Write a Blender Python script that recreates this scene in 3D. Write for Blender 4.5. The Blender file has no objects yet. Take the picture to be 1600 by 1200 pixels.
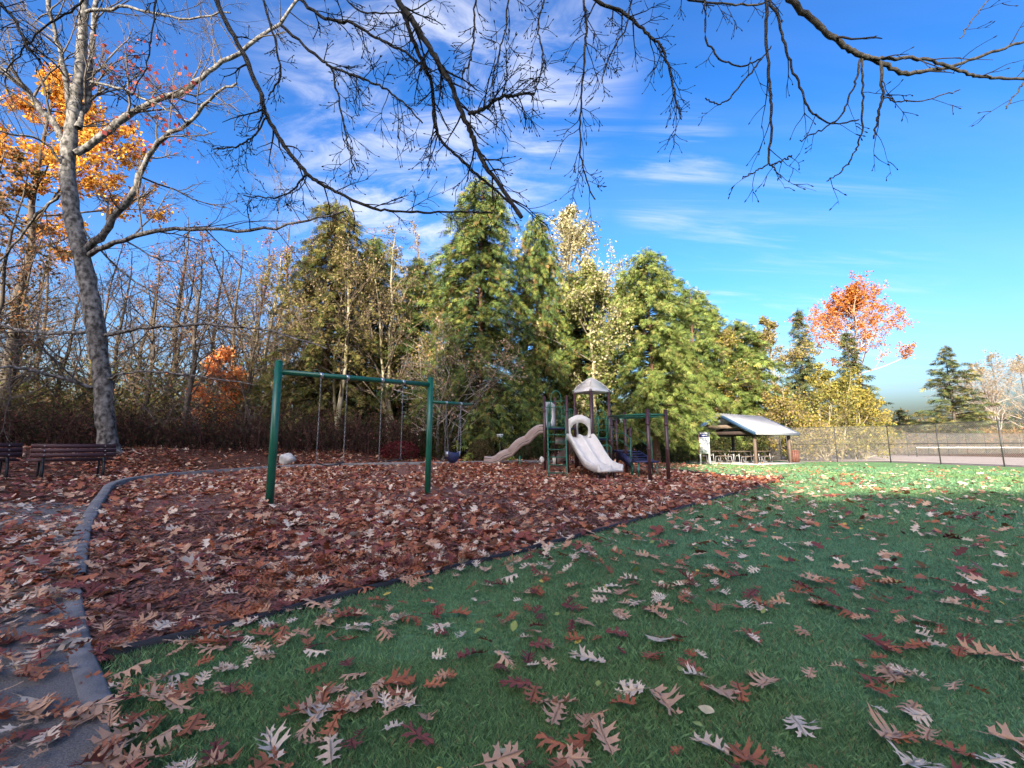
import bpy, math, random
import numpy as np
from mathutils import Vector
R = math.radians
rng = np.random.default_rng(7)
random.seed(7)
SC = bpy.context.scene
COL = SC.collection

# ------------------------------------------------------------------ camera
CAM_H, F_PX, PITCH = 1.02, 700.0, math.atan(99/700)
cam = bpy.data.cameras.new('camera'); co = bpy.data.objects.new('camera', cam); COL.objects.link(co)
cam.sensor_width = 36; cam.lens = 36*F_PX/1600; cam.clip_start = .05; cam.clip_end = 6000
co.location = (0, 0, CAM_H); co.rotation_euler = (math.pi/2+PITCH, 0, 0)
SC.camera = co

# ------------------------------------------------------------------ light
SUN_EL, SUN_AZ = R(23), (-0.34, -0.94)                 # horizontal direction towards the sun
sd = Vector((SUN_AZ[0], SUN_AZ[1], 0)).normalized()
sdir = Vector((sd.x*math.cos(SUN_EL), sd.y*math.cos(SUN_EL), math.sin(SUN_EL)))
sun = bpy.data.lights.new('sun', 'SUN'); sun.energy = 2.0; sun.angle = R(.53); sun.color = (1, .9, .72)
so = bpy.data.objects.new('sun', sun); COL.objects.link(so)
so.rotation_euler = (-sdir).to_track_quat('-Z', 'Y').to_euler(); so.location = (0, -20, 40)

W = bpy.data.worlds.new('World'); SC.world = W; W.use_nodes = True
nt = W.node_tree; N = nt.nodes; L = nt.links
for n in list(N): N.remove(n)
out = N.new('ShaderNodeOutputWorld'); bg = N.new('ShaderNodeBackground')
sky = N.new('ShaderNodeTexSky'); sky.sky_type = 'NISHITA'; sky.sun_disc = False
sky.sun_elevation = SUN_EL; sky.sun_rotation = math.atan2(sd.x, sd.y)
sky.altitude = 50; sky.air_density = 1.0; sky.dust_density = 6; sky.ozone_density = 1.5
bg.inputs['Strength'].default_value = .15
def mth(op, a, b=None, nt_=None, clamp=False):
    t = nt_ or nt
    n = t.nodes.new('ShaderNodeMath'); n.operation = op; n.use_clamp = clamp
    for i, v in enumerate((a, b)):
        if v is None: continue
        if isinstance(v, (int, float)): n.inputs[i].default_value = v
        else: t.links.new(v, n.inputs[i])
    return n.outputs[0]
tc = N.new('ShaderNodeTexCoord'); sep = N.new('ShaderNodeSeparateXYZ'); L.new(tc.outputs['Generated'], sep.inputs[0])
zz = mth('ADD', mth('MAXIMUM', sep.outputs[2], 0), .12)
cmb = N.new('ShaderNodeCombineXYZ'); L.new(mth('DIVIDE', sep.outputs[0], zz), cmb.inputs[0]); L.new(mth('DIVIDE', sep.outputs[1], zz), cmb.inputs[1])
def cloudnoise(rot, scl, scale, detail, lo, hi):
    mp = N.new('ShaderNodeMapping'); mp.inputs['Rotation'].default_value = (0, 0, rot); mp.inputs['Scale'].default_value = scl
    L.new(cmb.outputs[0], mp.inputs[0])
    nz = N.new('ShaderNodeTexNoise'); nz.inputs['Scale'].default_value = scale; nz.inputs['Detail'].default_value = detail
    nz.inputs['Roughness'].default_value = .62; nz.inputs['Distortion'].default_value = .8
    L.new(mp.outputs[0], nz.inputs['Vector'])
    mr = N.new('ShaderNodeMapRange'); mr.inputs[1].default_value = lo; mr.inputs[2].default_value = hi; mr.interpolation_type = 'SMOOTHSTEP'
    L.new(nz.outputs[0], mr.inputs[0]); return mr.outputs[0]
def blob(u, v, inner, outer):                          # where in the sky this bank of cirrus hangs
    d = Vector(((u-800)/F_PX, math.cos(PITCH)-(600-v)/F_PX*math.sin(PITCH), math.sin(PITCH)+(600-v)/F_PX*math.cos(PITCH))).normalized()
    vm = N.new('ShaderNodeVectorMath'); vm.operation = 'DOT_PRODUCT'; nrm = N.new('ShaderNodeVectorMath'); nrm.operation = 'NORMALIZE'
    L.new(tc.outputs['Generated'], nrm.inputs[0]); L.new(nrm.outputs[0], vm.inputs[0]); vm.inputs[1].default_value = d
    mr = N.new('ShaderNodeMapRange'); mr.interpolation_type = 'SMOOTHSTEP'
    mr.inputs[1].default_value = math.cos(R(outer)); mr.inputs[2].default_value = math.cos(R(inner)); L.new(vm.outputs['Value'], mr.inputs[0]); return mr.outputs[0]
mott = mth('MULTIPLY', cloudnoise(.5, (1, 2.2, 1), 3.2, 9, .38, .72), mth('MAXIMUM', mth('MAXIMUM', blob(690, 130, 2, 21), blob(620, 320, 1, 16)), mth('MULTIPLY', blob(860, 60, 1, 12), .7)))
streak = mth('MULTIPLY', cloudnoise(-.42, (.5, 3.4, 1), 1.6, 7, .45, .78), mth('MAXIMUM', blob(1050, 275, 0, 8), mth('MAXIMUM', mth('MULTIPLY', blob(1200, 445, 3, 18), .55), mth('MULTIPLY', blob(900, 230, 0, 9), .6))))
veil = mth('MULTIPLY', cloudnoise(.1, (.35, 1.2, 1), .7, 4, .35, .85), .18)
cf = mth('MULTIPLY', mth('ADD', mth('ADD', mott, streak), veil, clamp=True), .72)
hs = N.new('ShaderNodeHueSaturation'); hs.inputs['Saturation'].default_value = 1.25; hs.inputs['Value'].default_value = 0.249
def vmath(op, a, b):
    n = N.new('ShaderNodeVectorMath'); n.operation = op
    for i, v in enumerate((a, b)):
        if isinstance(v, tuple): n.inputs[i].default_value = v
        else: L.new(v, n.inputs[i])
    return n.outputs[0]
gam = N.new('ShaderNodeGamma'); gam.inputs[1].default_value = 1.6; L.new(sky.outputs[0], gam.inputs[0])   # deeper zenith, brighter glow round the sun
soft = vmath('DIVIDE', gam.outputs[0], vmath('ADD', vmath('MULTIPLY', gam.outputs[0], (.02, .02, .02)), (1, 1, 1)))
L.new(soft, hs.inputs['Color'])
mx = N.new('ShaderNodeMix'); mx.data_type = 'RGBA'; L.new(cf, mx.inputs['Factor']); L.new(vmath('MULTIPLY', hs.outputs[0], (.92, .91, 1)), mx.inputs['A'])
mx.inputs['B'].default_value = (.98, 1.0, 1.12, 1)
L.new(mx.outputs['Result'], bg.inputs['Color']); L.new(bg.outputs[0], out.inputs['Surface'])
vs = SC.view_settings; vs.view_transform = 'Standard'; vs.look = 'None'; vs.gamma = 1; vs.exposure = 2.95; vs.use_curve_mapping = False

# ------------------------------------------------------------------ pixel -> place
cp, sp = math.cos(PITCH), math.sin(PITCH)
def ray(u, v):
    a, b = (u-800)/F_PX, (600-v)/F_PX
    return np.array([a, cp-b*sp, sp+b*cp])
def P(u, v, d):                                        # the point at depth d (world y) seen at pixel u, v
    r = ray(u, v); return np.array([0, 0, CAM_H])+r*(d/r[1])
def G0(u, v, z=0.):                                    # the point of the flat ground seen there
    r = ray(u, v); return np.array([0, 0, CAM_H])+r*((z-CAM_H)/r[2])
def project(p):
    p = np.atleast_2d(p); x, y, z = p[:, 0], p[:, 1], p[:, 2]-CAM_H
    dep = y*cp+z*sp; up = -y*sp+z*cp; dep = np.where(np.abs(dep) < 1e-4, 1e-4, dep)
    return 800+F_PX*x/dep, 600-F_PX*up/dep, dep

# ------------------------------------------------------------------ terrain height
CTRL = [P(*c) for c in [(75, 748, 11.5), (147, 740, 12.2), (0, 752, 10.4), (190, 762, 11.2), (260, 748, 13), (340, 741, 14.5), (430, 737, 16),
        (560, 731, 17), (690, 727, 18), (760, 724, 18.5), (860, 722, 19), (950, 722, 19.5), (168, 706, 15), (0, 698, 14), (90, 700, 14.5), (300, 698, 17),
        (450, 712, 18.5), (620, 715, 20), (750, 716, 21), (900, 716, 22), (1000, 717, 23)]]
CTRL += [np.array([x, y, 0]) for x in np.arange(-8, 24, 2.5) for y in np.arange(-3, 16, 2.5) if not (x < -7 and y > 9) and not (x < -2 and y > 14)]
CTRL += [np.array([x, y, 0]) for x in np.arange(6, 46, 4) for y in np.arange(16, 70, 4)]
CTRL += [np.array([x, y, 1.15]) for x in np.arange(-60, -4, 4) for y in np.arange(20, 60, 4)]
CTRL += [np.array([x, y, .8]) for x in np.arange(-3, 4, 3) for y in np.arange(25, 60, 4)]
CTRL += [np.array([x, y, .9]) for x in np.arange(-60, -17, 4) for y in np.arange(10, 20, 4)]
CTRL = np.array(CTRL)
def H(x, y):
    x = np.asarray(x, float); y = np.asarray(y, float); sh = x.shape; x = x.ravel(); y = y.ravel()
    o = np.empty_like(x)
    for i in range(0, len(x), 20000):
        d2 = (x[i:i+20000, None]-CTRL[None, :, 0])**2+(y[i:i+20000, None]-CTRL[None, :, 1])**2
        w = np.exp(-d2/(2*1.7**2))+1e-7/(1+d2)
        o[i:i+20000] = (w*CTRL[None, :, 2]).sum(1)/w.sum(1)
    return o.reshape(sh)
def Hs(x, y): return float(H(np.array([x]), np.array([y]))[0])
def G(u, v):                                           # where the ray through u, v meets the terrain
    r = ray(u, v); t = np.linspace(.8, 60, 1500); p = np.array([0, 0, CAM_H])[None]+r[None]*t[:, None]
    k = np.argmax(p[:, 2] <= H(p[:, 0], p[:, 1])); q = p[k]; return np.array([q[0], q[1], Hs(q[0], q[1])])

# ------------------------------------------------------------------ helpers
def tag(o, label=None, cat=None, group=None, kind=None):
    if label: o['label'] = label
    if cat: o['category'] = cat
    if group: o['group'] = group
    if kind: o['kind'] = kind
    return o
def empty(name, loc=(0, 0, 0), rz=0):
    o = bpy.data.objects.new(name, None); o.empty_display_size = .3; COL.objects.link(o); o.location = loc; o.rotation_euler[2] = rz; return o
def copy_tree(o, parent=None):
    c = o.copy(); COL.objects.link(c); c.parent = parent
    for ch in list(o.children): copy_tree(ch, c)
    return c
class MB:
    def __init__(s): s.v = []; s.f = []; s.c = []; s.n = 0; s.hasc = False
    def add(s, v, f, c=None):
        v = np.asarray(v, float); s.v.append(v); s.f.append((np.asarray(f, np.int64)+s.n)); s.n += len(v)
        if c is not None: s.hasc = True; s.c.append(np.broadcast_to(np.asarray(c, float), (len(v), 3)))
        else: s.c.append(np.full((len(v), 3), .5))
        return s
    def box(s, c, size, rz=0, ax=None):
        c = np.asarray(c, float); h = np.asarray(size, float)/2
        q = np.array([[x, y, z] for x in (-1, 1) for y in (-1, 1) for z in (-1, 1)])*h
        if ax is not None: q = q@np.asarray(ax)
        elif rz: cs, sn = math.cos(rz), math.sin(rz); q = np.stack([q[:, 0]*cs-q[:, 1]*sn, q[:, 0]*sn+q[:, 1]*cs, q[:, 2]], 1)
        return s.add(q+c, [(0, 1, 3, 2), (4, 6, 7, 5), (0, 4, 5, 1), (2, 3, 7, 6), (0, 2, 6, 4), (1, 5, 7, 3)])
    def bar(s, a, b, w, h, up=(0, 0, 1)):
        a, b = np.asarray(a, float), np.asarray(b, float); t = b-a; ln = np.linalg.norm(t); t /= ln
        x = np.cross(t, up); x /= max(np.linalg.norm(x), 1e-6); y = np.cross(x, t)
        return s.box((a+b)/2, (w, ln, h), ax=np.array([x, t, y]))
    def tube(s, pts, r, sides=6, col=None, cap=True):
        p = np.asarray(pts, float); n = len(p); r = np.broadcast_to(np.asarray(r, float), (n,))
        t = np.gradient(p, axis=0); t /= np.maximum(np.linalg.norm(t, axis=1, keepdims=True), 1e-9)
        m = t.mean(0); ref = np.array([0, 0, 1.]) if abs(m[2]) < .8*np.linalg.norm(m) else np.array([1., 0, 0])
        x = np.cross(t, ref); x /= np.maximum(np.linalg.norm(x, axis=1, keepdims=True), 1e-9); y = np.cross(t, x)
        a = np.arange(sides)*2*math.pi/sides
        v = p[:, None]+r[:, None, None]*(np.cos(a)[None, :, None]*x[:, None]+np.sin(a)[None, :, None]*y[:, None])
        i = np.arange(n-1)[:, None]*sides; j = np.arange(sides)[None]; k = (j+1) % sides
        f = np.stack([i+j, i+k, i+k+sides, i+j+sides], -1).reshape(-1, 4)
        s.add(v.reshape(-1, 3), f, col)
        if cap and sides >= 4:
            s.f.append(np.array([[s.n-sides+q for q in range(sides)]])); s.f.append(np.array([[s.n-n*sides+q for q in range(sides)][::-1]]))
        return s
    def ball(s, c, r, seg=10, rings=6):
        r = np.broadcast_to(np.asarray(r, float), (3,)); v = []; f = []
        for i in range(rings+1):
            th = math.pi*i/rings
            for j in range(seg): v.append((math.sin(th)*math.cos(2*math.pi*j/seg), math.sin(th)*math.sin(2*math.pi*j/seg), math.cos(th)))
        for i in range(rings):
            for j in range(seg): f.append((i*seg+j, (i+1)*seg+j, (i+1)*seg+(j+1) % seg, i*seg+(j+1) % seg))
        return s.add(np.array(v)*r+np.asarray(c), f)
    def mesh(s, name, mat, off=(0, 0, 0), smooth=False):
        me = bpy.data.meshes.new(name); v = np.concatenate(s.v)-np.asarray(off)
        sizes = np.concatenate([np.full(len(f), f.shape[1]) for f in s.f]); idx = np.concatenate([f.ravel() for f in s.f])
        me.vertices.add(len(v)); me.vertices.foreach_set('co', v.ravel().astype(np.float32))
        me.loops.add(len(idx)); me.loops.foreach_set('vertex_index', idx.astype(np.int32))
        me.polygons.add(len(sizes)); st = np.concatenate([[0], np.cumsum(sizes)[:-1]])
        me.polygons.foreach_set('loop_start', st.astype(np.int32)); me.polygons.foreach_set('loop_total', sizes.astype(np.int32))
        if smooth: me.polygons.foreach_set('use_smooth', np.ones(len(sizes), bool))
        if s.hasc:
            at = me.color_attributes.new('Col', 'FLOAT_COLOR', 'POINT'); c = np.concatenate(s.c)
            at.data.foreach_set('color', np.concatenate([c, np.ones((len(c), 1))], 1).ravel().astype(np.float32))
        me.update(calc_edges=True); me.validate()
        if mat: me.materials.append(mat)
        return me
    def build(s, name, mat, parent=None, smooth=False, off=None):
        if off is None:
            q = parent; off = (0, 0, 0)
            while q is not None:
                if q.parent is None: off = tuple(q.location)
                q = q.parent
        o = bpy.data.objects.new(name, s.mesh(name, mat, off, smooth)); COL.objects.link(o); o.parent = parent; return o

# ------------------------------------------------------------------ materials
def mat(name, col, rough=.6, var=.15, scale=8, metal=0, bump=0, bscale=40, spec=.4, col2=None, stretch=(1, 1, 1), lo=.35, hi=.65):
    m = bpy.data.materials.new(name); m.use_nodes = True; t = m.node_tree; b = t.nodes['Principled BSDF']
    b.inputs['Roughness'].default_value = rough; b.inputs['Metallic'].default_value = metal; b.inputs['Specular IOR Level'].default_value = spec
    co_ = t.nodes.new('ShaderNodeTexCoord'); mp = t.nodes.new('ShaderNodeMapping'); mp.inputs['Scale'].default_value = stretch; t.links.new(co_.outputs['Object'], mp.inputs[0])
    nz = t.nodes.new('ShaderNodeTexNoise'); nz.inputs['Scale'].default_value = scale; nz.inputs['Detail'].default_value = 6; t.links.new(mp.outputs[0], nz.inputs['Vector'])
    rp = t.nodes.new('ShaderNodeValToRGB'); c = np.array(col)
    c2 = np.array(col2) if col2 is not None else np.clip(c*(1+var), 0, 1); c1 = c if col2 is not None else c*(1-var)
    rp.color_ramp.elements[0].position = lo; rp.color_ramp.elements[1].position = hi
    rp.color_ramp.elements[0].color = (*c1, 1); rp.color_ramp.elements[1].color = (*c2, 1)
    t.links.new(nz.outputs[0], rp.inputs[0]); t.links.new(rp.outputs[0], b.inputs['Base Color'])
    if bump:
        n2 = t.nodes.new('ShaderNodeTexNoise'); n2.inputs['Scale'].default_value = bscale; n2.inputs['Detail'].default_value = 5; t.links.new(mp.outputs[0], n2.inputs['Vector'])
        bp = t.nodes.new('ShaderNodeBump'); bp.inputs['Strength'].default_value = bump; bp.inputs['Distance'].default_value = .02
        t.links.new(n2.outputs[0], bp.inputs['Height']); t.links.new(bp.outputs[0], b.inputs['Normal'])
    return m
def leafmat(name, trans=.3, rough=.7, spec=.15, solid=None):
    m = bpy.data.materials.new(name); m.use_nodes = True; t = m.node_tree; b = t.nodes['Principled BSDF']; o = t.nodes['Material Output']
    b.inputs['Roughness'].default_value = rough; b.inputs['Specular IOR Level'].default_value = spec
    if solid is None: a = t.nodes.new('ShaderNodeAttribute'); a.attribute_name = 'Col'; src = a.outputs['Color']
    else:
        co_ = t.nodes.new('ShaderNodeTexCoord'); nz = t.nodes.new('ShaderNodeTexNoise'); nz.inputs['Scale'].default_value = 22; nz.inputs['Detail'].default_value = 4
        oi = t.nodes.new('ShaderNodeObjectInfo'); ad = t.nodes.new('ShaderNodeVectorMath'); t.links.new(co_.outputs['Object'], ad.inputs[0]); t.links.new(oi.outputs['Location'], ad.inputs[1])
        t.links.new(ad.outputs[0], nz.inputs['Vector'])
        v = mth('ADD', mth('MULTIPLY', nz.outputs[0], .5, t), mth('MULTIPLY', oi.outputs['Random'], .5, t), t)
        rp = t.nodes.new('ShaderNodeValToRGB'); rp.color_ramp.elements[0].position = .2; rp.color_ramp.elements[1].position = .8
        rp.color_ramp.elements[0].color = (*solid[0], 1); rp.color_ramp.elements[1].color = (*solid[1], 1); t.links.new(v, rp.inputs[0]); src = rp.outputs[0]
    t.links.new(src, b.inputs['Base Color'])
    if trans:
        tr = t.nodes.new('ShaderNodeBsdfTranslucent'); t.links.new(src, tr.inputs['Color']); mxs = t.nodes.new('ShaderNodeMixShader'); mxs.inputs[0].default_value = trans
        t.links.new(b.outputs[0], mxs.inputs[1]); t.links.new(tr.outputs[0], mxs.inputs[2]); t.links.new(mxs.outputs[0], o.inputs['Surface'])
    return m
M = dict(
    foliage=leafmat('foliage', .35, .8, .06), needles=leafmat('needles', .12, .8, .06), grass=leafmat('grass_blades', .35, .55, .3), dead=leafmat('dead_leaves', .15, .6, .3), twigc=leafmat('twigs', 0, .85, .1),
    bark=mat('grey_bark', (.028, .025, .022), .9, scale=8, col2=(.24, .225, .21), stretch=(1, 1, .7), bump=.8, bscale=18, lo=.38, hi=.68),
    bark_dark=mat('dark_bark', (.035, .028, .022), .95, scale=6, col2=(.12, .095, .075), stretch=(1, 1, .3), bump=.6, bscale=12),
    bark_moss=mat('mossy_bark', (.17, .15, .06), .95, scale=3, col2=(.38, .33, .24), stretch=(1, 1, .5), bump=.5, bscale=12),
    bark_red=mat('red_cedar_bark', (.10, .05, .035), .95, scale=5, col2=(.2, .11, .08), stretch=(3, 3, .3), bump=.6, bscale=10),
    bark_over=mat('oak_bark', (.018, .015, .013), .9, scale=20, col2=(.07, .062, .05), bump=.5, bscale=60),
    chips=mat('bed_soil', (.085, .036, .026), .95, scale=30, col2=(.30, .14, .10), bump=.9, bscale=120),
    path=mat('path_asphalt', (.11, .10, .09), .92, scale=160, col2=(.23, .21, .19), bump=.7, bscale=260),
    kerb=mat('kerb_concrete', (.12, .115, .11), .9, scale=6, col2=(.22, .21, .20), bump=.35, bscale=90),
    edging=mat('edging', (.02, .02, .022), .7, scale=20, bump=.2),
    green=mat('green_powder_coat', (.008, .105, .062), .32, .12, 3, spec=.5), maroon=mat('maroon_powder_coat', (.055, .022, .024), .38, .15, 3, spec=.5),
    plastic=mat('tan_plastic', (.58, .555, .51), .42, .07, 4, bump=.05), plastic_d=mat('mauve_plastic', (.30, .235, .215), .45, .08, 4), groove=mat('dark_groove', (.045, .035, .035), .6),
    navy=mat('navy_vinyl', (.022, .028, .085), .5, .2, 9, bump=.2, bscale=90), chain=mat('galvanised_chain', (.42, .42, .42), .42, .2, 60, metal=.7),
    rubber=mat('black_rubber', (.018, .018, .018), .6), steel=mat('bare_steel', (.5, .5, .5), .3, metal=.8, scale=20),
    slat=mat('bench_plastic_slat', (.075, .032, .034), .55, .15, 5, stretch=(.4, 6, 6), bump=.2), benchmetal=mat('bench_metal', (.03, .032, .035), .4, .2, 12, metal=.4),
    roofm=mat('blue_grey_metal_roof', (.30, .305, .33), .55, .1, 3), fascia=mat('blue_fascia', (.022, .055, .11), .6, .1), beam=mat('dark_stained_beam', (.035, .022, .018), .8, .2, 6, stretch=(1, 1, .2)),
    soffit=mat('soffit_boards', (.16, .12, .09), .8, .15, 6), post=mat('timber_post', (.12, .085, .065), .8, .2, 6, stretch=(3, 3, .3), bump=.3), slab=mat('concrete_slab', (.33, .31, .29), .9, .1, 3, bump=.3),
    white=mat('white_panel', (.72, .72, .72), .5, .05), blue=mat('sign_blue', (.03, .035, .22), .5), ink=mat('print_grey', (.25, .3, .38), .6), signwood=mat('sign_red_brown', (.28, .10, .06), .7),
    tabletop=mat('table_boards', (.12, .085, .065), .7, .2, 4), galv=mat('table_frame', (.34, .34, .35), .5, .1, metal=.3), bin=mat('bin_slats', (.14, .055, .04), .8, .2),
    court=mat('court_surface', (.30, .245, .225), .9, .1, .6, bump=.2), line=mat('court_line', (.7, .7, .68), .8), fence=mat('fence_black_vinyl', (.03, .03, .03), .5), wire=mat('fence_wire', (.22, .21, .20), .5),
    net=mat('net_cord', (.03, .03, .03), .8), rock=mat('pale_rock', (.33, .33, .32), .9, scale=5, col2=(.58, .57, .54), bump=.7, bscale=18),
)
# lawn and woodland floor share one ground material, split by a zone attribute
gm = bpy.data.materials.new('ground'); gm.use_nodes = True; t = gm.node_tree; b = t.nodes['Principled BSDF']; b.inputs['Roughness'].default_value = .95; b.inputs['Specular IOR Level'].default_value = .1
tco = t.nodes.new('ShaderNodeTexCoord'); at = t.nodes.new('ShaderNodeAttribute'); at.attribute_name = 'Col'
def ramp(t, src, c1, c2, lo=.3, hi=.7):
    rp = t.nodes.new('ShaderNodeValToRGB'); rp.color_ramp.elements[0].position = lo; rp.color_ramp.elements[1].position = hi
    rp.color_ramp.elements[0].color = (*c1, 1); rp.color_ramp.elements[1].color = (*c2, 1); t.links.new(src, rp.inputs[0]); return rp.outputs[0]
def noise(t, scale, det=6, stretch=(1, 1, 1)):
    mp = t.nodes.new('ShaderNodeMapping'); mp.inputs['Scale'].default_value = stretch; t.links.new(tco.outputs['Object'], mp.inputs[0])
    n = t.nodes.new('ShaderNodeTexNoise'); n.inputs['Scale'].default_value = scale; n.inputs['Detail'].default_value = det; t.links.new(mp.outputs[0], n.inputs['Vector']); return n.outputs[0]
ga = ramp(t, noise(t, .55), (.12, .235, .105), (.155, .28, .12)); gb = ramp(t, noise(t, 26), (.55, .6, .5), (1.2, 1.2, 1.2))
mm = t.nodes.new('ShaderNodeMix'); mm.data_type = 'RGBA'; mm.blend_type = 'MULTIPLY'; mm.inputs[0].default_value = 1; t.links.new(ga, mm.inputs['A']); t.links.new(gb, mm.inputs['B'])
wf = ramp(t, noise(t, 9), (.03, .017, .012), (.17, .075, .05))
mz = t.nodes.new('ShaderNodeMix'); mz.data_type = 'RGBA'; t.links.new(at.outputs['Fac'], mz.inputs[0]); t.links.new(mm.outputs['Result'], mz.inputs['A']); t.links.new(wf, mz.inputs['B']); t.links.new(mz.outputs['Result'], b.inputs['Base Color'])
bp = t.nodes.new('ShaderNodeBump'); bp.inputs['Strength'].default_value = .8; bp.inputs['Distance'].default_value = .04; t.links.new(noise(t, 45), bp.inputs['Height']); t.links.new(bp.outputs[0], b.inputs['Normal'])
M['ground'] = gm

# ------------------------------------------------------------------ ground plan
def cat_rom(pts, n):
    p = np.asarray(pts, float); d = np.concatenate([[0], np.cumsum(np.linalg.norm(np.diff(p[:, :2], axis=0), axis=1))]); s = np.linspace(0, d[-1], n)
    q = np.stack([np.interp(s, d, p[:, k]) for k in range(p.shape[1])], 1)
    for _ in range(2): q[1:-1] = q[1:-1]*.5+(q[:-2]+q[2:])*.25
    return q
near_edge = [G0(*c) for c in [(125, 1035), (230, 1010), (350, 983), (500, 942), (650, 903), (800, 866), (940, 829), (1080, 790), (1160, 768), (1225, 748)]]
path_r = [G0(*c) for c in [(230, 1290), (190, 1200), (150, 1110), (125, 1035), (113, 960), (112, 895), (128, 832), (150, 792)]]
kerb_pts = [G0(150, 792), G0(168, 772)]+[P(*c) for c in [(200, 760, 11.5), (260, 748, 13), (340, 741, 14.5), (430, 737, 16), (560, 731, 17), (690, 727, 18), (760, 724, 18.5), (860, 722, 19), (950, 722, 19.4)]]
back_right = [P(950, 722, 19.4), P(1000, 731, 18.8), P(1050, 736, 18.6), P(1120, 741, 16.8), G0(1225, 748)]
XY = lambda a: np.asarray(a)[:, :2]
bed_poly = np.concatenate([XY(near_edge), XY(back_right)[::-1][1:], XY(kerb_pts)[::-1][1:], XY(path_r)[3:-1][::-1]])
path_l = XY(path_r)+np.array([-3.0, -.2]); path_l[-1] += (0, .8); path_l[-2] += (-.3, .4)
path_poly = np.concatenate([XY(path_r), path_l[::-1]])
lawn_poly = np.concatenate([XY(path_r)[:4], XY(near_edge)[1:], XY(back_right)[::-1][1:-1], np.array([[7.2, 21.5], [9.5, 27], [11, 36], [22, 36], [36, 24], [40, 12], [30, -6], [-.4, -6]])])
def inside(x, y, poly):
    r = np.zeros(len(x), bool); j = len(poly)-1
    for i in range(len(poly)):
        (xi, yi), (xj, yj) = poly[i], poly[j]
        c = ((yi > y) != (yj > y)) & (x < (xj-xi)*(y-yi)/(yj-yi+1e-12)+xi); r ^= c; j = i
    return r
# ground sheet, fine near the camera and stretched out to the horizon
ax = np.concatenate([-np.geomspace(2500, 34, 16), np.arange(-32, 36.1, .5), np.geomspace(38, 2500, 16)])
ay = np.concatenate([-np.geomspace(2500, 12, 12), np.arange(-10, 50.1, .5), np.geomspace(52, 2500, 16)])
gx, gy = np.meshgrid(ax, ay); gz = H(gx, gy)-.012
onlawn = inside(gx.ravel(), gy.ravel(), lawn_poly)
behind = (gy.ravel() < -2) & (gx.ravel() > -4)
nx = len(ax); idx = np.arange(nx*len(ay)).reshape(len(ay), nx)
f = np.stack([idx[:-1, :-1], idx[:-1, 1:], idx[1:, 1:], idx[1:, :-1]], -1).reshape(-1, 4)
zone = np.where(onlawn | behind | (gx.ravel() > 8) & (gy.ravel() < 20), 0., 1.)
g = MB().add(np.stack([gx.ravel(), gy.ravel(), gz.ravel()], 1), f, np.repeat(zone[:, None], 3, 1)); tag(g.build('ground', gm, smooth=True), kind='structure')
def loft(name, A, B, m, dz, n=26, na=110):
    A, B = cat_rom(A, na), cat_rom(B, na); s = np.linspace(0, 1, n)[:, None, None]; q = A[None, :, :2]*(1-s)+B[None, :, :2]*s
    z = H(q[..., 0], q[..., 1])+dz; v = np.concatenate([q, z[..., None]], -1).reshape(-1, 3); i = np.arange(n*na).reshape(n, na)
    f = np.stack([i[:-1, :-1], i[:-1, 1:], i[1:, 1:], i[1:, :-1]], -1).reshape(-1, 4); return tag(MB().add(v, f).build(name, m, smooth=True), kind='structure')
far_edge = np.concatenate([np.array(path_r)[3:-1], np.array(kerb_pts), np.array(back_right)[1:]])
loft('play_area_surface', near_edge, far_edge, M['chips'], .004, 60, 160)
loft('path', path_r, np.concatenate([path_l, np.zeros((len(path_l), 1))], 1), M['path'], .03)
def sweep_strip(pts, w, h, z0=-.03, n=120, ramp_up=0):
    c = cat_rom(pts, n); t_ = np.gradient(c[:, :2], axis=0); t_ /= np.linalg.norm(t_, axis=1, keepdims=True); nrm_ = np.stack([-t_[:, 1], t_[:, 0]], 1)
    zz_ = H(c[:, 0], c[:, 1])
    if ramp_up: zz_ = zz_-(h-.045)*np.clip(1-np.linspace(0, 1, n)/ramp_up, 0, 1)
    prof = [(-w/2, z0), (-w/2, h-.012), (-w/2+.012, h), (w/2-.012, h), (w/2, h-.012), (w/2, z0)]
    v = np.stack([np.concatenate([c[:, :2]+nrm_*a, (zz_+b_)[:, None]], 1) for a, b_ in prof], 1); k = len(prof); i = np.arange(n-1)[:, None]*k; j = np.arange(k-1)[None]
    return MB().add(v.reshape(-1, 3), np.stack([i+j, i+j+1, i+j+1+k, i+j+k], -1).reshape(-1, 4))
tag(sweep_strip([G0(113, 905), G0(128, 834)]+kerb_pts, .15, .1, ramp_up=.22).build('kerb', M['kerb']), kind='structure')
tag(sweep_strip(np.array(path_r)[2:], .10, .036).build('path_edge', M['kerb']), kind='structure')
tag(sweep_strip(near_edge, .035, .035).build('lawn_edging', M['edging']), kind='structure')
tag(sweep_strip(back_right, .06, .07).build('play_area_edging', M['edging']), kind='structure')

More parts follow.
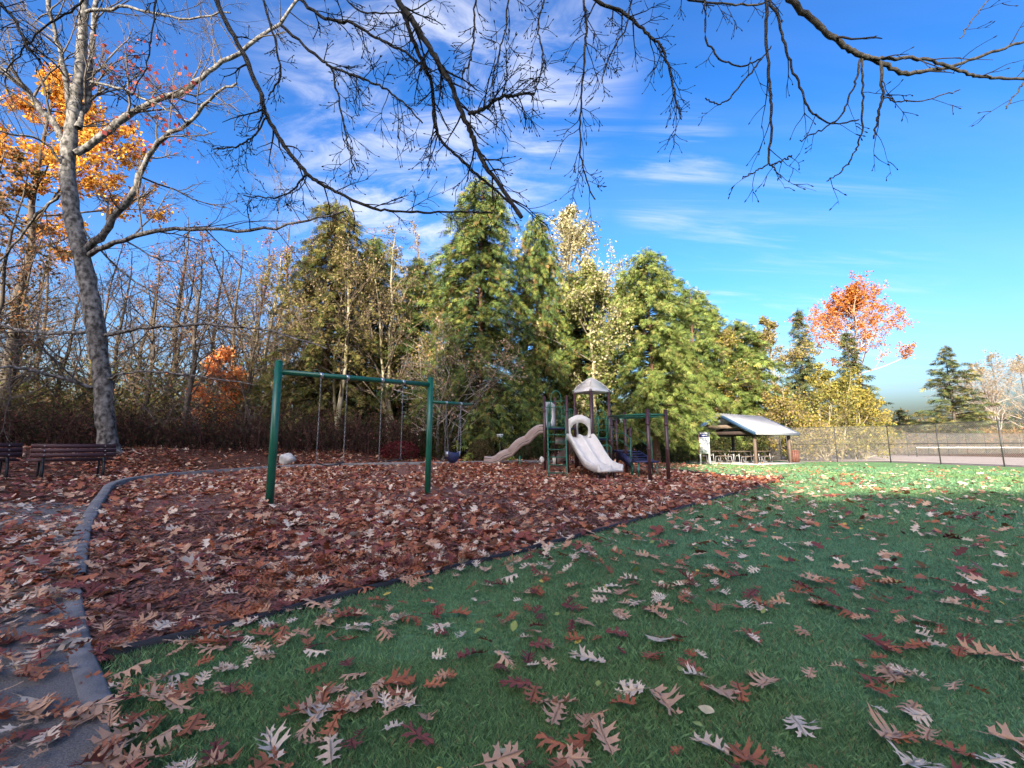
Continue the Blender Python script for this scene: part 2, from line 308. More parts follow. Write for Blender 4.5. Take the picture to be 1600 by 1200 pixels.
# ------------------------------------------------------------------ fallen leaves
def oak_leaf(kind, seed):
    r = np.random.default_rng(seed); w = r.uniform(.85, 1.2)
    if kind == 0:
        sn = [(.10, .022), (.29, .05), (.50, .055), (.70, .05), (.86, .035)]; tp = [(.22, .24), (.47, .37), (.72, .34), (.92, .19)]
        v = [(0, t_, 0) for t_, _ in sn]+[(0, 1.05, 0)]; f = []
        for s in (-1, 1):
            b0 = len(v); v += [(s*a*w*r.uniform(.7, 1.3), t_+r.uniform(-.02, .02), 0) for t_, a in sn]
            for i, (t_, a) in enumerate(tp):
                a *= w*r.uniform(.75, 1.15); t_ += r.uniform(-.03, .04); b1 = len(v)
                v += [(s*a*.5, t_-.085, 0), (s*a*.92, t_-.10, 0), (s*a*.72, t_-.035, 0), (s*a, t_+.06, 0), (s*a*.5, t_+.03, 0)]
                f += [(i, b0+i, b0+i+1), (i, b0+i+1, i+1), (b0+i, b1, b0+i+1), (b1, b1+4, b0+i+1), (b1, b1+2, b1+4), (b1, b1+1, b1+2), (b1+2, b1+3, b1+4)]
            f += [(4, b0+4, 5)]
        b0 = len(v); v += [(-.012, .12, 0), (.012, .12, 0), (r.uniform(-.05, .05), -.22, 0)]; f.append((b0, b0+1, b0+2))
    elif kind == 1:
        a = [(0, 0), (.08, .2), (.30, .28), (.10, .42), (.36, .6), (.12, .68), (.22, .86), (0, 1)]; v = [(0, .45, 0)]; ring = a+[(-x, y) for x, y in a[-2:0:-1]]
        v += [(x*w*r.uniform(.85, 1.15), y, 0) for x, y in ring]; n = len(ring); f = [(0, 1+i, 1+(i+1) % n) for i in range(n)]
    elif kind == 3:
        ring = [(0, 0), (.2, .15), (.33, .4), (.26, .7), (0, 1), (-.26, .7), (-.33, .4), (-.2, .15)]; v = [(0, .5, .06)]+[(x*w, y, 0) for x, y in ring]; f = [(0, 1+i, 1+(i+1) % 8) for i in range(8)]
    else:
        ring = [(0, 0), (.3, .3), (.1, .5), (.28, .8), (0, 1), (-.28, .75), (-.1, .5), (-.32, .35)]; v = [(x*w, y, 0) for x, y in ring]; f = [(0, 1, 7), (1, 2, 7), (2, 6, 7), (2, 3, 6), (3, 5, 6), (3, 4, 5)]
    v = np.array(v, float); v[:, 1] -= .45
    cu, cl, tw = r.uniform(-.8, 1.1), r.uniform(-.4, .7), r.uniform(-.5, .5)
    v[:, 2] = r.uniform(-.10, .22)*np.abs(v[:, 0])+cu*v[:, 0]**2*1.3+cl*v[:, 1]**2*.5+tw*v[:, 0]*v[:, 1]+r.normal(0, .018, len(v))
    return v, np.array(f)
LEAFCOL = dict(pale=((.55, .40, .28), (.72, .58, .43)), tan=((.46, .24, .135), (.60, .37, .23)), rust=((.27, .080, .036), (.42, .155, .072)), maroon=((.14, .040, .032), (.25, .070, .050)))
def leaf_frames(n, r, tilt):
    yaw = r.uniform(0, 2*math.pi, n); a = r.normal(0, tilt, n); b_ = r.normal(0, tilt, n); flip = r.random(n) < .3
    cz, sz = np.cos(yaw), np.sin(yaw); Z = np.zeros(n); O = np.ones(n)
    Rz = np.stack([np.stack([cz, -sz, Z], -1), np.stack([sz, cz, Z], -1), np.stack([Z, Z, O], -1)], 1)
    Rx = np.stack([np.stack([O, Z, Z], -1), np.stack([Z, np.cos(a), -np.sin(a)], -1), np.stack([Z, np.sin(a), np.cos(a)], -1)], 1)
    Ry = np.stack([np.stack([np.cos(b_), Z, np.sin(b_)], -1), np.stack([Z, O, Z], -1), np.stack([-np.sin(b_), Z, np.cos(b_)], -1)], 1)
    return Rz@Rx@Ry
def scatter(mb, xy, z, kind, cols, size, tilt, r, dz=0):
    nvar = 8; n = len(xy); Fm = leaf_frames(n, r, tilt); var = r.integers(0, nvar, n); base = np.stack([xy[:, 0], xy[:, 1], z], 1)
    for k in range(nvar):
        s = np.where(var == k)[0]
        if not len(s): continue
        v, f = oak_leaf(kind, 100*kind+k); q = np.einsum('nij,vj->nvi', Fm[s], v)*size[s, None, None]
        q[..., 2] -= np.minimum(q[..., 2].min(1), 0)[:, None]*.75; q += base[s][:, None]
        ff = (f[None]+np.arange(len(s))[:, None, None]*len(v)).reshape(-1, 3)
        vr = np.random.default_rng(k).uniform(.78, 1.2, len(v)); vr[:6] *= 1.12
        mb.add(q.reshape(-1, 3), ff, (cols[s][:, None]*vr[None, :, None]).reshape(-1, 3))
KN = ['pale', 'tan', 'rust', 'maroon']
def leaf_cols(n, r, prob):
    k = r.choice(4, n, p=prob); lo = np.array([LEAFCOL[x][0] for x in KN])[k]; hi = np.array([LEAFCOL[x][1] for x in KN])[k]
    return k, lo+(hi-lo)*r.random((n, 1))
def sample(poly, dens, r):
    lo, hi = poly.min(0), poly.max(0); n = int((hi-lo).prod()*dens); p = lo+(hi-lo)*r.random((n, 2)); return p[inside(p[:, 0], p[:, 1], poly)]
def inview(xy, z, mg=60):
    u, v, d = project(np.stack([xy[:, 0], xy[:, 1], z], 1)); return (d > .2) & (u > -mg) & (u < 1600+mg) & (v > -mg) & (v < 1200+mg)
def vnoise(x, y, s, seed):                              # cheap smooth noise for clumping
    r = np.random.default_rng(seed); o = np.zeros_like(x)
    for i in range(7):
        a = r.uniform(0, 6.28); k = s*r.uniform(.6, 1.8); o += np.sin(k*(x*math.cos(a)+y*math.sin(a))+r.uniform(0, 6.28))
    return o/2.6
KC = cat_rom(kerb_pts, 260)
cands = []                                              # (xy, z, colour index, zone)
def gather(poly, dens_f, maxd, zoff, prob, zone_name):
    p = sample(poly, maxd, rng); z = H(p[:, 0], p[:, 1]); k = inview(p, z); p, z = p[k], z[k]
    kd = np.min(np.hypot(p[:, 0:1]-KC[None, :, 0], p[:, 1:2]-KC[None, :, 1]), 1) if len(p) else np.zeros(0); ok = (kd > .15) | (rng.random(len(p)) < .12); p, z = p[ok], z[ok]
    keep = rng.random(len(p)) < dens_f(p[:, 0], p[:, 1])/maxd; p, z = p[keep], z[keep]
    kc, c = leaf_cols(len(p), rng, prob); cands.append([p, z+zoff(len(p)), kc, c, zone_name])
outer = np.array([[-34, 3], [-34, 24], [8, 24.5], [9, 21.5]]+[list(q) for q in XY(back_right)[:2][::-1]]+[list(q) for q in XY(kerb_pts)[::-1]]+[list(q) for q in path_l[::-1]])
def d_bed(x, y):
    g_ = .5+.5*vnoise(x, y, 1.5, 3)
    for sx_, sy_, w_ in ((-3.25, 8.35, .75), (-2.45, 9.15, .7), (-1.15, 10.5, .5), (2.9, 14.6, .7)): g_ = g_-.75*np.exp(-((x-sx_)**2+(y-sy_)**2)/(2*(w_*.6)**2))   # scuffed hollows under swings and slide
    return 250*np.clip(.22+.95*g_+.25*vnoise(x, y, 5, 4), .10, 1.1)
gather(bed_poly, d_bed, 280, lambda n: rng.uniform(.012, .035, n), [.13, .19, .44, .24], 'bed')
gather(path_poly, lambda x, y: 200*np.clip(.72+.5*vnoise(x, y, 1.6, 6), .3, 1.2)*(1+.9*np.clip((4.2-y)/2, 0, 1)), 470, lambda n: rng.uniform(.036, .055, n), [.17, .24, .36, .23], 'path')
def d_lawn(x, y):
    s = np.hypot(x+.5, y); left = np.clip(1.15-.05*x, .35, 1.2); cl = np.clip(.72+.42*vnoise(x, y, 5.5, 9)+.12*vnoise(x, y, 1.1, 10), .2, 1.5)
    bedge = np.clip(1-(x-0.62*y+3.5)/7, 0, 1)
    return (26+36*bedge)*cl*left*np.clip(1.25-y/24, .06, 1)*(y < 32)*(1+.9*np.clip((3.5-y)/2, 0, 1)*np.clip(.6-x*.5, .2, 1.2))
gather(lawn_poly, d_lawn, 160, lambda n: rng.uniform(.016, .028, n), [.25, .27, .30, .18], 'lawn')
gather(outer, lambda x, y: 110*np.clip(.7+.4*vnoise(x, y, 1.1, 11), .3, 1.2)*np.clip(1.3-np.hypot(x*.5, y)/40, .35, 1), 125, lambda n: rng.uniform(.01, .03, n), [.10, .20, .44, .26], 'wood')
allp = np.concatenate([c[0] for c in cands]); allz = np.concatenate([c[1] for c in cands]); allk = np.concatenate([c[2] for c in cands]); allc = np.concatenate([c[3] for c in cands])
zid = np.concatenate([np.full(len(c[0]), i) for i, c in enumerate(cands)]); size = np.clip(rng.normal(.116, .036, len(allp)), .045, .20)
dist = np.sqrt(allp[:, 0]**2+allp[:, 1]**2+(allz-CAM_H)**2)
uu, vv, _ = project(np.stack([allp[:, 0], allp[:, 1], allz], 1)); vis = (uu > 0) & (uu < 1600) & (vv < 1200)
# nearest leaves one by one
LM = {k: leafmat(k+'_leaf', .12, .6, .3, solid=LEAFCOL[k]) for k in KN}
lmesh = {}
for k in KN:
    for j in range(9):
        v, f = oak_leaf(0, j); lmesh[k, j] = MB().add(v, f).mesh('oak_leaf', LM[k])
score = np.where(vis, size/dist, 0); first = np.argsort(-score)[:300]; single = np.zeros(len(allp), bool); single[first] = True
words = dict(pale='pale pinkish', tan='light tan', rust='rusty red-brown', maroon='dark maroon-brown')
zwords = ['on the leaf bed', 'on the grey path', 'on the green lawn', 'on the woodland floor']
from mathutils import Euler
for i in first:
    k = KN[allk[i]]; o = bpy.data.objects.new('oak_leaf', lmesh[k, int(rng.integers(0, 9))]); COL.objects.link(o)
    s = float(size[i]); sx = s*float(rng.uniform(.85, 1.1)); o.scale = (sx, s, s*(1 if rng.random() < .7 else -1))
    o.rotation_euler = (float(rng.normal(0, .16)), float(rng.normal(0, .16)), float(rng.uniform(0, 6.28))); o.location = (float(allp[i, 0]), float(allp[i, 1]), float(allz[i])+.006)
    col3 = 'left' if uu[i] < 533 else ('centre' if uu[i] < 1066 else 'right'); row = 'bottom edge' if vv[i] > 1090 else ('near foreground' if vv[i] > 960 else 'further back')
    tag(o, f'{words[k]} oak leaf {zwords[zid[i]]}, {row}, {col3}', 'leaf', f'{words[k]} leaves {zwords[zid[i]]}, {row}, {col3}')
for z_, nm, lb, tl in [(0, 'fallen_leaves', 'thick carpet of red-brown oak leaves covering the play area', .3), (1, 'fallen_leaves', 'scattered red and pale oak leaves lying over the grey path', .24),
                       (2, 'fallen_leaves', 'scattered pale and rusty oak leaves across the green lawn', .26), (3, 'fallen_leaves', 'deep red-brown leaf litter around the benches and under the trees', .3)]:
    mb = MB()
    for lod, (a, b_) in enumerate([(0, 4.6), (4.6, 11), (11, 99)]):
        s = np.where((zid == z_) & ~single & (dist >= a) & (dist < b_))[0]
        if lod == 2: size[s] *= 1.1
        scatter(mb, allp[s], allz[s], lod, allc[s], size[s], tl, rng)
    tag(mb.build(nm, M['dead']), lb, 'leaves', kind='stuff')
p = sample(lawn_poly, 3.5, rng); z = H(p[:, 0], p[:, 1]); k = inview(p, z) & (p[:, 1] < 12); p, z = p[k], z[k]; mb = MB()
scatter(mb, p, z+.02, 3, np.array([(.55, .40, .08), (.25, .30, .08), (.60, .50, .30)])[rng.integers(0, 3, len(p))], rng.uniform(.03, .07, len(p)), .3, rng)
tag(mb.build('small_leaves', M['dead']), 'small yellow and green birch leaves dotted over the lawn', 'leaves', kind='stuff')
# shredded bark between the leaves
p = sample(bed_poly, 900, rng); p = p[(np.hypot(p[:, 0], p[:, 1]) < 8.5)]; z = H(p[:, 0], p[:, 1]); k = inview(p, z); p, z = p[k], z[k]
n = len(p); ln = rng.uniform(.02, .055, n); wd = rng.uniform(.004, .010, n); a = rng.uniform(0, 6.28, n); tl = rng.normal(0, .25, n)
d1 = np.stack([np.cos(a), np.sin(a), tl], 1)*ln[:, None]; d2 = np.stack([-np.sin(a), np.cos(a), rng.normal(0, .3, n)], 1)*wd[:, None]; c = np.stack([p[:, 0], p[:, 1], z+.012], 1)
v = np.stack([c-d1-d2, c+d1-d2, c+d1+d2, c-d1+d2], 1).reshape(-1, 3); cc = np.array([.17, .08, .055])*rng.uniform(.4, 2.3, (n, 1))
tag(MB().add(v, np.arange(4*n).reshape(n, 4), np.repeat(cc, 4, 0)).build('bark_mulch', M['dead']), 'dark shredded bark mulch showing between the leaves of the play area', 'mulch', kind='stuff')

# ------------------------------------------------------------------ grass
def blades(r0, r1, dens, hgt, wid, bend):
    lo, hi = np.array([-r1, -.2]), np.array([r1, r1]); n = int((hi-lo).prod()*dens); p = lo+(hi-lo)*rng.random((n, 2)); d = np.hypot(p[:, 0], p[:, 1]); p = p[(d >= r0) & (d < r1)]
    p = p[inview(p, np.zeros(len(p)), 90)]; p = p[inside(p[:, 0], p[:, 1], lawn_poly)]; p = p[inside(p[:, 0], p[:, 1], bed_poly) == False]
    n = len(p); z = H(p[:, 0], p[:, 1])-.014; a = rng.uniform(0, 6.28, n); h = hgt*rng.uniform(.55, 1.25, n)*(1+.25*vnoise(p[:, 0], p[:, 1], 3.3, 21)); w = wid*rng.uniform(.7, 1.3, n)
    lean = rng.normal(0, bend, (n, 2))*h[:, None]; side = np.stack([np.cos(a), np.sin(a)], 1)*w[:, None]/2; b0 = np.concatenate([p-side, z[:, None]], 1); b1 = np.concatenate([p+side, z[:, None]], 1)
    m0 = np.concatenate([p+lean*.35-side*.8, (z+h*.6)[:, None]], 1); tip = np.concatenate([p+lean, (z+h)[:, None]], 1)
    base = np.array([.135, .275, .15]); c = base*rng.uniform(.6, 1.4, (n, 1)); m_ = np.clip(.5+.5*vnoise(p[:, 0], p[:, 1], .9, 31), 0, 1)[:, None]; c = c*(1-m_)+c*np.array([1.4, 1.15, .8])*m_  # cool blue-green base over the whole lawn, yellower in noise patches
    dry = rng.random(n) < .06; c[dry] = np.array([.30, .25, .12])
    v = np.stack([b0, b1, m0, tip], 1).reshape(-1, 3); i = np.arange(n)*4; fa = np.concatenate([np.stack([i, i+1, i+2], 1), np.stack([i+2, i+1, i+3], 1)]) if r1 < 5 else np.stack([i, i+1, i+3], 1); return v, fa, np.repeat(c, 4, 0)
mb = MB()
for a in [(0, 2.4, 26000, .027, .0022, .45), (2.4, 4.6, 9500, .029, .0038, .45), (4.6, 8.5, 2900, .034, .0072, .45), (8.5, 15, 700, .042, .017, .45), (15, 30, 150, .05, .036, .4)]: mb.add(*blades(*a))
tag(mb.build('grass', M['grass']), 'short green lawn grass with a blue-green tint', 'grass', kind='stuff')
# ------------------------------------------------------------------ trees: tools
def unit(v): v = np.asarray(v, float); return v/max(np.linalg.norm(v), 1e-9)
def perp(d, r):
    a = r.normal(size=3); a -= d*a.dot(d); return unit(a)
def grow(mb, p, d, ln, rad, lvl, spec, r, tips, col, up=.06):
    """one limb and, level by level, the branches on it; spec[lvl] = (children, angle, length ratio, radius ratio, jitter, sides)"""
    nch, ang, lr, rr, jit, sides = spec[lvl]; n = (6, 5, 3, 3)[lvl]; pts = [np.array(p)]; d = unit(d); dirs = [d]
    for i in range(n-1):
        d = unit(d+r.normal(0, jit, 3)+np.array([0, 0, up])); pts.append(pts[-1]+d*ln/(n-1)); dirs.append(d)
    pts = np.array(pts); rads = np.linspace(rad, rad*(.35 if lvl < len(spec)-1 else .5), n)
    mb.tube(pts, rads, sides, col*r.uniform(.75, 1.25) if col is not None else None, cap=False)
    if lvl == len(spec)-1: tips.append(pts); return
    if lvl >= 1: tips.append(pts[n//2:])
    for k in range(nch):
        t = r.uniform(.22 if lvl else .3, 1.0); i = min(int(t*(n-1)), n-2); f_ = t*(n-1)-i; q = pts[i]*(1-f_)+pts[i+1]*f_
        a = ang*r.uniform(.6, 1.3); dd = unit(dirs[i]*math.cos(a)+perp(dirs[i], r)*math.sin(a))
        grow(mb, q, dd, ln*lr*r.uniform(.6, 1.2)*(1.15-.5*t), max(rads[i]*rr, .004), lvl+1, spec, r, tips, col, up)
def leaf_quads(mb, pos, size, cols, r, droop=0):
    n = len(pos); a = r.normal(size=(n, 3)); a[:, 2] -= droop; a /= np.linalg.norm(a, axis=1, keepdims=True); b_ = np.cross(a, r.normal(size=(n, 3))); b_ /= np.linalg.norm(b_, axis=1, keepdims=True)
    s = size*r.uniform(.6, 1.4, (n, 1)); v = np.stack([pos, pos+a*s*.5+b_*s*.36, pos+a*s, pos+a*s*.5-b_*s*.36], 1).reshape(-1, 3)
    mb.add(v, np.arange(4*n).reshape(n, 4), np.repeat(cols, 4, 0))
def mixcols(n, r, pal, wts):
    pal = np.array(pal); w = np.array(wts, float)/sum(wts); return pal[r.choice(len(pal), n, p=w)]*r.uniform(.7, 1.3, (n, 1))
def broadleaf(name, u, d, vtop, halfpx, label, cat, pal, wts, nleaf, lsize, seed, bark='bark_moss', trunkcol=None, base_v=None, nlimb=9, first=.25, lean=0, group=None, stems=1, dense=1., vspread=.5, twig=3, spec=None):
    """a tree seen at column u, depth d, reaching up to row vtop, crown half-width halfpx; leaves sit on its twigs"""
    r = np.random.default_rng(seed); top = P(u, vtop, d); x, y = top[0], d; z0 = Hs(x-lean, y); h = top[2]-z0; rad = halfpx/F_PX*d
    root = empty(name, (x-lean, y, z0)); tag(root, label, cat, group); tm, bm_ = MB(), MB(); tips = []; tc_ = np.array(trunkcol if trunkcol is not None else (.20, .17, .13))
    for s in range(stems):
        off = r.normal(0, .35, 2)*(s > 0); hh = h*(1 if s == 0 else r.uniform(.75, .95)); n = 9; t_ = np.linspace(0, 1, n)
        wob = np.cumsum(r.normal(0, .042*hh/n*2.2, (n, 2)), 0); wob -= wob[0]; wob -= np.outer(t_, wob[-1])
        spread = (r.normal(0, rad*.5, 2) if s else np.zeros(2))
        tp = np.stack([x-lean+off[0]+lean*t_+wob[:, 0]+spread[0]*t_, y+off[1]+wob[:, 1]+spread[1]*t_, z0-.15+(hh+.0)*t_*.97], 1)
        r0 = max(.0135*hh, .07)*(1 if s == 0 else .75); rr = r0*(1-t_*.88); rr[0] *= 1.35; tm.tube(tp, rr, 8, None)
        sp_ = spec or [(6, .75, .55, .55, .12, 4), (5, .7, .55, .6, .15, 3), (4, .7, .6, .7, .2, 3)][:twig]
        for k in range(nlimb):
            q = first+(1-first)*(k+r.random())/nlimb; i = min(int(q*(n-1)), n-2); f_ = q*(n-1)-i; p0 = tp[i]*(1-f_)+tp[i+1]*f_
            prof = math.sin(min(1, (q-first)/(1-first)*.85+.28)*math.pi)**.7; az = r.uniform(0, 6.28); el = vspread*r.uniform(.5, 1.6)
            dd = np.array([math.cos(az)*math.cos(el), math.sin(az)*math.cos(el), math.sin(el)])
            grow(bm_, p0, dd, max(rad*prof*r.uniform(.75, 1.15), .5), max(rr[i]*.42, .015), 0, sp_, r, tips, tc_)
    tm.build('trunk', M[bark], root, smooth=True); 
    if bm_.v: bm_.build('branches', M['twigc'], root)['kind'] = 'stuff'
    if nleaf:
        lm = MB(); T = [t_ for t_ in tips]; pick = r.integers(0, len(T), nleaf); fr = r.random(nleaf)
        pos = np.array([T[i][min(int(f_*(len(T[i])-1)), len(T[i])-1)] for i, f_ in zip(pick, fr)])+r.normal(0, .16*dense, (nleaf, 3)); leaf_quads(lm, pos, lsize, mixcols(nleaf, r, pal, wts), r, .4)
        lm.build('crown', M['foliage'], root)['kind'] = 'stuff'
    return root
# frond template: a flat spray of narrow leaflets, x forward, y sideways
FR = []
for y0, ang, ln in [(0, 0, 1.0), (.08, .75, .6), (.12, -.7, .6), (.38, .6, .55), (.42, -.6, .5), (.64, .5, .38)]:
    c_, s_ = math.cos(ang), math.sin(ang); b0 = np.array([y0, 0, 0]); td = np.array([c_, s_, 0]); sd_ = np.array([-s_, c_, 0]); w = .055
    FR += [b0+td*ln*.3-sd_*w, b0+td*ln, b0+td*ln*.12+sd_*w]
FRV = np.array(FR); FRV[:, 2] = -.10*FRV[:, 0]**2-.35*FRV[:, 1]**2; FRF = np.arange(len(FRV)).reshape(-1, 3)
def fronds(mb, pos, fwd, size, cols, r, roll=.5):
    n = len(pos); f_ = fwd/np.linalg.norm(fwd, axis=1, keepdims=True); up = np.array([0, 0, 1.])+r.normal(0, roll, (n, 3)); s_ = np.cross(up, f_); s_ /= np.maximum(np.linalg.norm(s_, axis=1, keepdims=True), 1e-6); u_ = np.cross(f_, s_)
    v = pos[:, None]+size[:, None, None]*(FRV[None, :, 0:1]*f_[:, None]+FRV[None, :, 1:2]*s_[:, None]+FRV[None, :, 2:3]*u_[:, None])
    ff = (FRF[None]+np.arange(n)[:, None, None]*len(FRV)).reshape(-1, 3); mb.add(v.reshape(-1, 3), ff, np.repeat(cols, len(FRV), 0))
def conifer_mesh(h, rad, seed, pal, wts, nb=150, step=.28, fs=.55, z0=.06, shape=.85, droop=.55, hang=.6, rise=.15, bark='bark_red', gap=0., full=1., roll=1.1):
    """trunk and crown meshes of an evergreen of height h: drooping boughs hung with flat sprays"""
    r = np.random.default_rng(seed); tm = MB(); t_ = np.linspace(0, 1, 10); wob = np.cumsum(r.normal(0, .02, (10, 2)), 0); wob[0] = 0
    tp = np.stack([wob[:, 0], wob[:, 1], -.2+t_*(h*.97+.2)], 1); tr = .017*h*(1-t_*.93); tr[0] *= 1.5; tm.tube(tp, tr, 9)
    pos, fwd, sz, sh = [], [], [], []; bmk = MB()
    for k in range(nb):
        q = (k+r.random())/nb; q = q**.92; zb = h*(z0+(1-z0)*q); prof = (1-q)**shape*full*(1+.22*math.sin(7*q+seed)*(1-q))
        prof = min(prof, .55+2.2*q) ; L_ = max(rad*prof*r.uniform(.5, 1.22), .18); az = k*2.39996+r.normal(0, .4); dh = np.array([math.cos(az), math.sin(az)])
        n = max(int(L_/step), 2); s = np.linspace(.12, 1, n+1); zc = zb+L_*(rise*s*2-droop*s**2)
        bp_ = np.stack([dh[0]*L_*s, dh[1]*L_*s, zc], 1); bmk.tube(np.concatenate([[[0, 0, zb]], bp_]), np.linspace(.012*h*(1-q)*.5+.012, .006, n+2), 3, np.array([.07, .05, .035]), cap=False)
        if r.random() < gap: continue
        for i in range(n+1):
            m = 7 if s[i] > .3 else 3
            for _ in range(m):
                lat = r.normal(0, .75); f_ = np.array([dh[0]*.8-dh[1]*lat, dh[1]*.8+dh[0]*lat, -hang*r.uniform(.2, 1.5)+.12]); pos.append(bp_[i]+r.normal(0, .09, 3)); fwd.append(f_); sz.append(fs*r.uniform(.6, 1.25)*(.55+.45*min(1, L_/1.2)))
                sh.append(k)
    for _ in range(14):                                       # leader
        a = r.uniform(0, 6.28); pos.append(np.array([0, 0, h*(1-.05*r.random())])); fwd.append(np.array([math.cos(a)*.5, math.sin(a)*.5, .9])); sz.append(fs*.6); sh.append(0)
    pos, fwd, sz, sh = np.array(pos), np.array(fwd), np.array(sz), np.array(sh); cols = mixcols(len(pos), r, pal, wts)*(.8+.4*r.random(nb))[sh][:, None]*r.uniform(.75, 1.25, (len(pos), 1))
    cm = MB(); fronds(cm, pos, fwd, sz, cols, r, roll)
    for a, b_, c_ in zip(bmk.v, bmk.f, bmk.c): pass
    return tm.mesh('trunk', M[bark], smooth=True), bmk.mesh('boughs', M['twigc']), cm.mesh('crown', M['needles'])
def conifer(name, meshes, loc, label, cat='evergreen tree', scale=(1, 1, 1), rz=0, group=None):
    root = empty(name, loc, rz); root.scale = scale; tag(root, label, cat, group)
    for nm, me in zip(('trunk', 'boughs', 'crown'), meshes): o = bpy.data.objects.new(nm, me); COL.objects.link(o); o.parent = root; nm == 'trunk' or tag(o, kind='stuff')
    return root
def conifer_at(name, u, d, vtop, halfpx, label, seed, pal, wts, group='evergreens behind the playground', **kw):
    t_ = P(u, vtop, d); z0_ = Hs(t_[0], d); me = conifer_mesh(t_[2]-z0_, halfpx/F_PX*d, seed, pal, wts, **kw); return conifer(name, me, (t_[0], d, z0_), label, rz=0, group=group)
OLIVE = [(.11, .12, .035), (.17, .155, .045), (.22, .16, .065), (.06, .085, .03)]
CEDAR = [(.06, .10, .035), (.12, .16, .042), (.19, .20, .05), (.19, .125, .05)]
LIME = [(.12, .165, .042), (.18, .215, .055), (.075, .11, .032), (.225, .215, .07)]
SPRUCE = [(.06, .09, .045), (.10, .12, .045), (.16, .15, .05)]

# ------------------------------------------------------------------ evergreens in the photograph
def shared_at(name, proto, u, d, vtop, halfpx, label, group='evergreens behind the playground', rz=0.):
    me, h0, r0 = proto; t_ = P(u, vtop, d); z0_ = Hs(t_[0], d); k = halfpx/F_PX*d/r0; return conifer(name, me, (t_[0], d, z0_), label, scale=(k, k, (t_[2]-z0_)/h0), rz=rz, group=group)
conifer_at('cedar_tree', 525, 25, 314, 100, 'olive-brown cedar behind the long swing beam', 1, OLIVE, [3, 4, 3, 2], nb=270, fs=.40, step=.22, shape=.40, droop=.6, hang=1.0)
conifer_at('cedar_tree', 752, 21.5, 278, 112, 'tallest dark cedar with drooping boughs behind the baby swing', 2, CEDAR, [4, 4, 3, 1], nb=310, fs=.38, step=.19, shape=.42, droop=.7, hang=1.1)
conifer_at('cedar_tree', 1010, 24, 391, 98, 'bright yellow-green cedar behind the overhead bars', 3, LIME, [4, 4, 2, 2], nb=280, fs=.37, step=.20, z0=.10, shape=.36, droop=.55, hang=.9, bark='bark_red')
PR_L = (conifer_mesh(11, 3.2, 4, LIME, [4, 3, 3, 1], nb=230, fs=.46, step=.26, z0=.04, shape=.38, droop=.5, hang=.8), 11, 3.2)
PR_C = (conifer_mesh(12, 3.0, 10, CEDAR, [4, 3, 3, 1], nb=240, fs=.44, step=.24, z0=.05, shape=.4, droop=.6, hang=1.0), 12, 3.0)
PR_S = (conifer_mesh(15, 3.2, 6, SPRUCE+[(.17, .15, .045)], [4, 3, 2, 2], nb=150, fs=.75, step=.42, shape=.75, droop=.25, rise=.1, gap=.08, roll=.5, bark='bark_dark'), 15, 3.2)
shared_at('cedar_tree', PR_L, 1150, 41, 502, 74, 'rounded yellow-green cedar directly behind the picnic shelter', rz=.4)
shared_at('cedar_tree', PR_L, 1078, 40, 452, 76, 'shorter lime cedar left of the picnic shelter', rz=2.)
shared_at('cedar_tree', PR_C, 655, 28, 405, 80, 'low dark evergreen filling the gap behind the swing chains', rz=1.)
shared_at('cedar_tree', PR_C, 900, 26.5, 425, 82, 'dark evergreen behind the playground roof', rz=3.)
shared_at('cedar_tree', PR_C, 838, 24.5, 336, 62, 'narrow dark cedar right of the tallest cedar', rz=5.)
shared_at('cedar_tree', PR_C, 590, 29, 372, 70, 'dark evergreen half hidden behind the brown-twigged alder', rz=.2)
shared_at('spruce_tree', PR_S, 1246, 50, 486, 46, 'dark pointed spruce left of the orange tree', rz=.5)
shared_at('spruce_tree', PR_S, 1322, 46, 520, 46, 'narrow green spruce standing in front of the orange tree', rz=2.5)
conifer_at('fir_tree', 1477, 62, 543, 58, 'lone layered fir beyond the tennis court', 8, SPRUCE+[(.18, .155, .05)], [3, 3, 2, 3], nb=105, fs=.9, step=.5, shape=.8, droop=.15, rise=.12, hang=.4, gap=.15, z0=.13, roll=.5, bark='bark_dark', group='trees beyond the tennis court')
for i, (u, d, vt, hp, w) in enumerate([(1330, 70, 655, 40, 'left end of the court'), (1405, 74, 640, 34, 'middle of the court'), (1425, 78, 655, 26, 'left foot of the lone fir'), (1560, 80, 650, 38, 'right end of the net')]):
    shared_at('fir_tree', PR_S, u, d, vt, hp, f'small far fir rising behind the fence near the {w}', 'trees beyond the tennis court', i*1.3)

# ------------------------------------------------------------------ broadleaf trees in the photograph
SP2 = [(5, .75, .55, .55, .12, 3), (4, .7, .55, .6, .15, 3), (3, .7, .6, .7, .2, 3)]
CREAM = [(.42, .36, .20), (.30, .28, .12), (.50, .44, .30), (.20, .22, .06)]
YEL = [(.28, .23, .05), (.20, .18, .04), (.36, .27, .06), (.13, .14, .035)]
BROWN = [(.26, .19, .10), (.34, .25, .15), (.20, .17, .06)]
ORANGE = [(.52, .19, .04), (.42, .13, .03), (.54, .26, .08), (.34, .10, .03)]
GOLD = [(.70, .36, .05), (.62, .24, .04), (.74, .45, .09), (.40, .13, .03)]
broadleaf('alder_tree', 888, 27, 318, 125, 'tall alder with thin cream leaves right of the tallest cedar', 'tree', CREAM, [4, 2, 3, 1], 15000, .15, 20, nlimb=42, first=.2, vspread=.75, trunkcol=(.30, .26, .18))
broadleaf('alder_tree', 925, 25, 405, 92, 'bushy cream-green alder between the alder top and the yellow cedar', 'tree', CREAM+[(.17, .2, .05)], [3, 3, 1, 3, 3], 12000, .15, 21, nlimb=30, first=.2, vspread=.5)
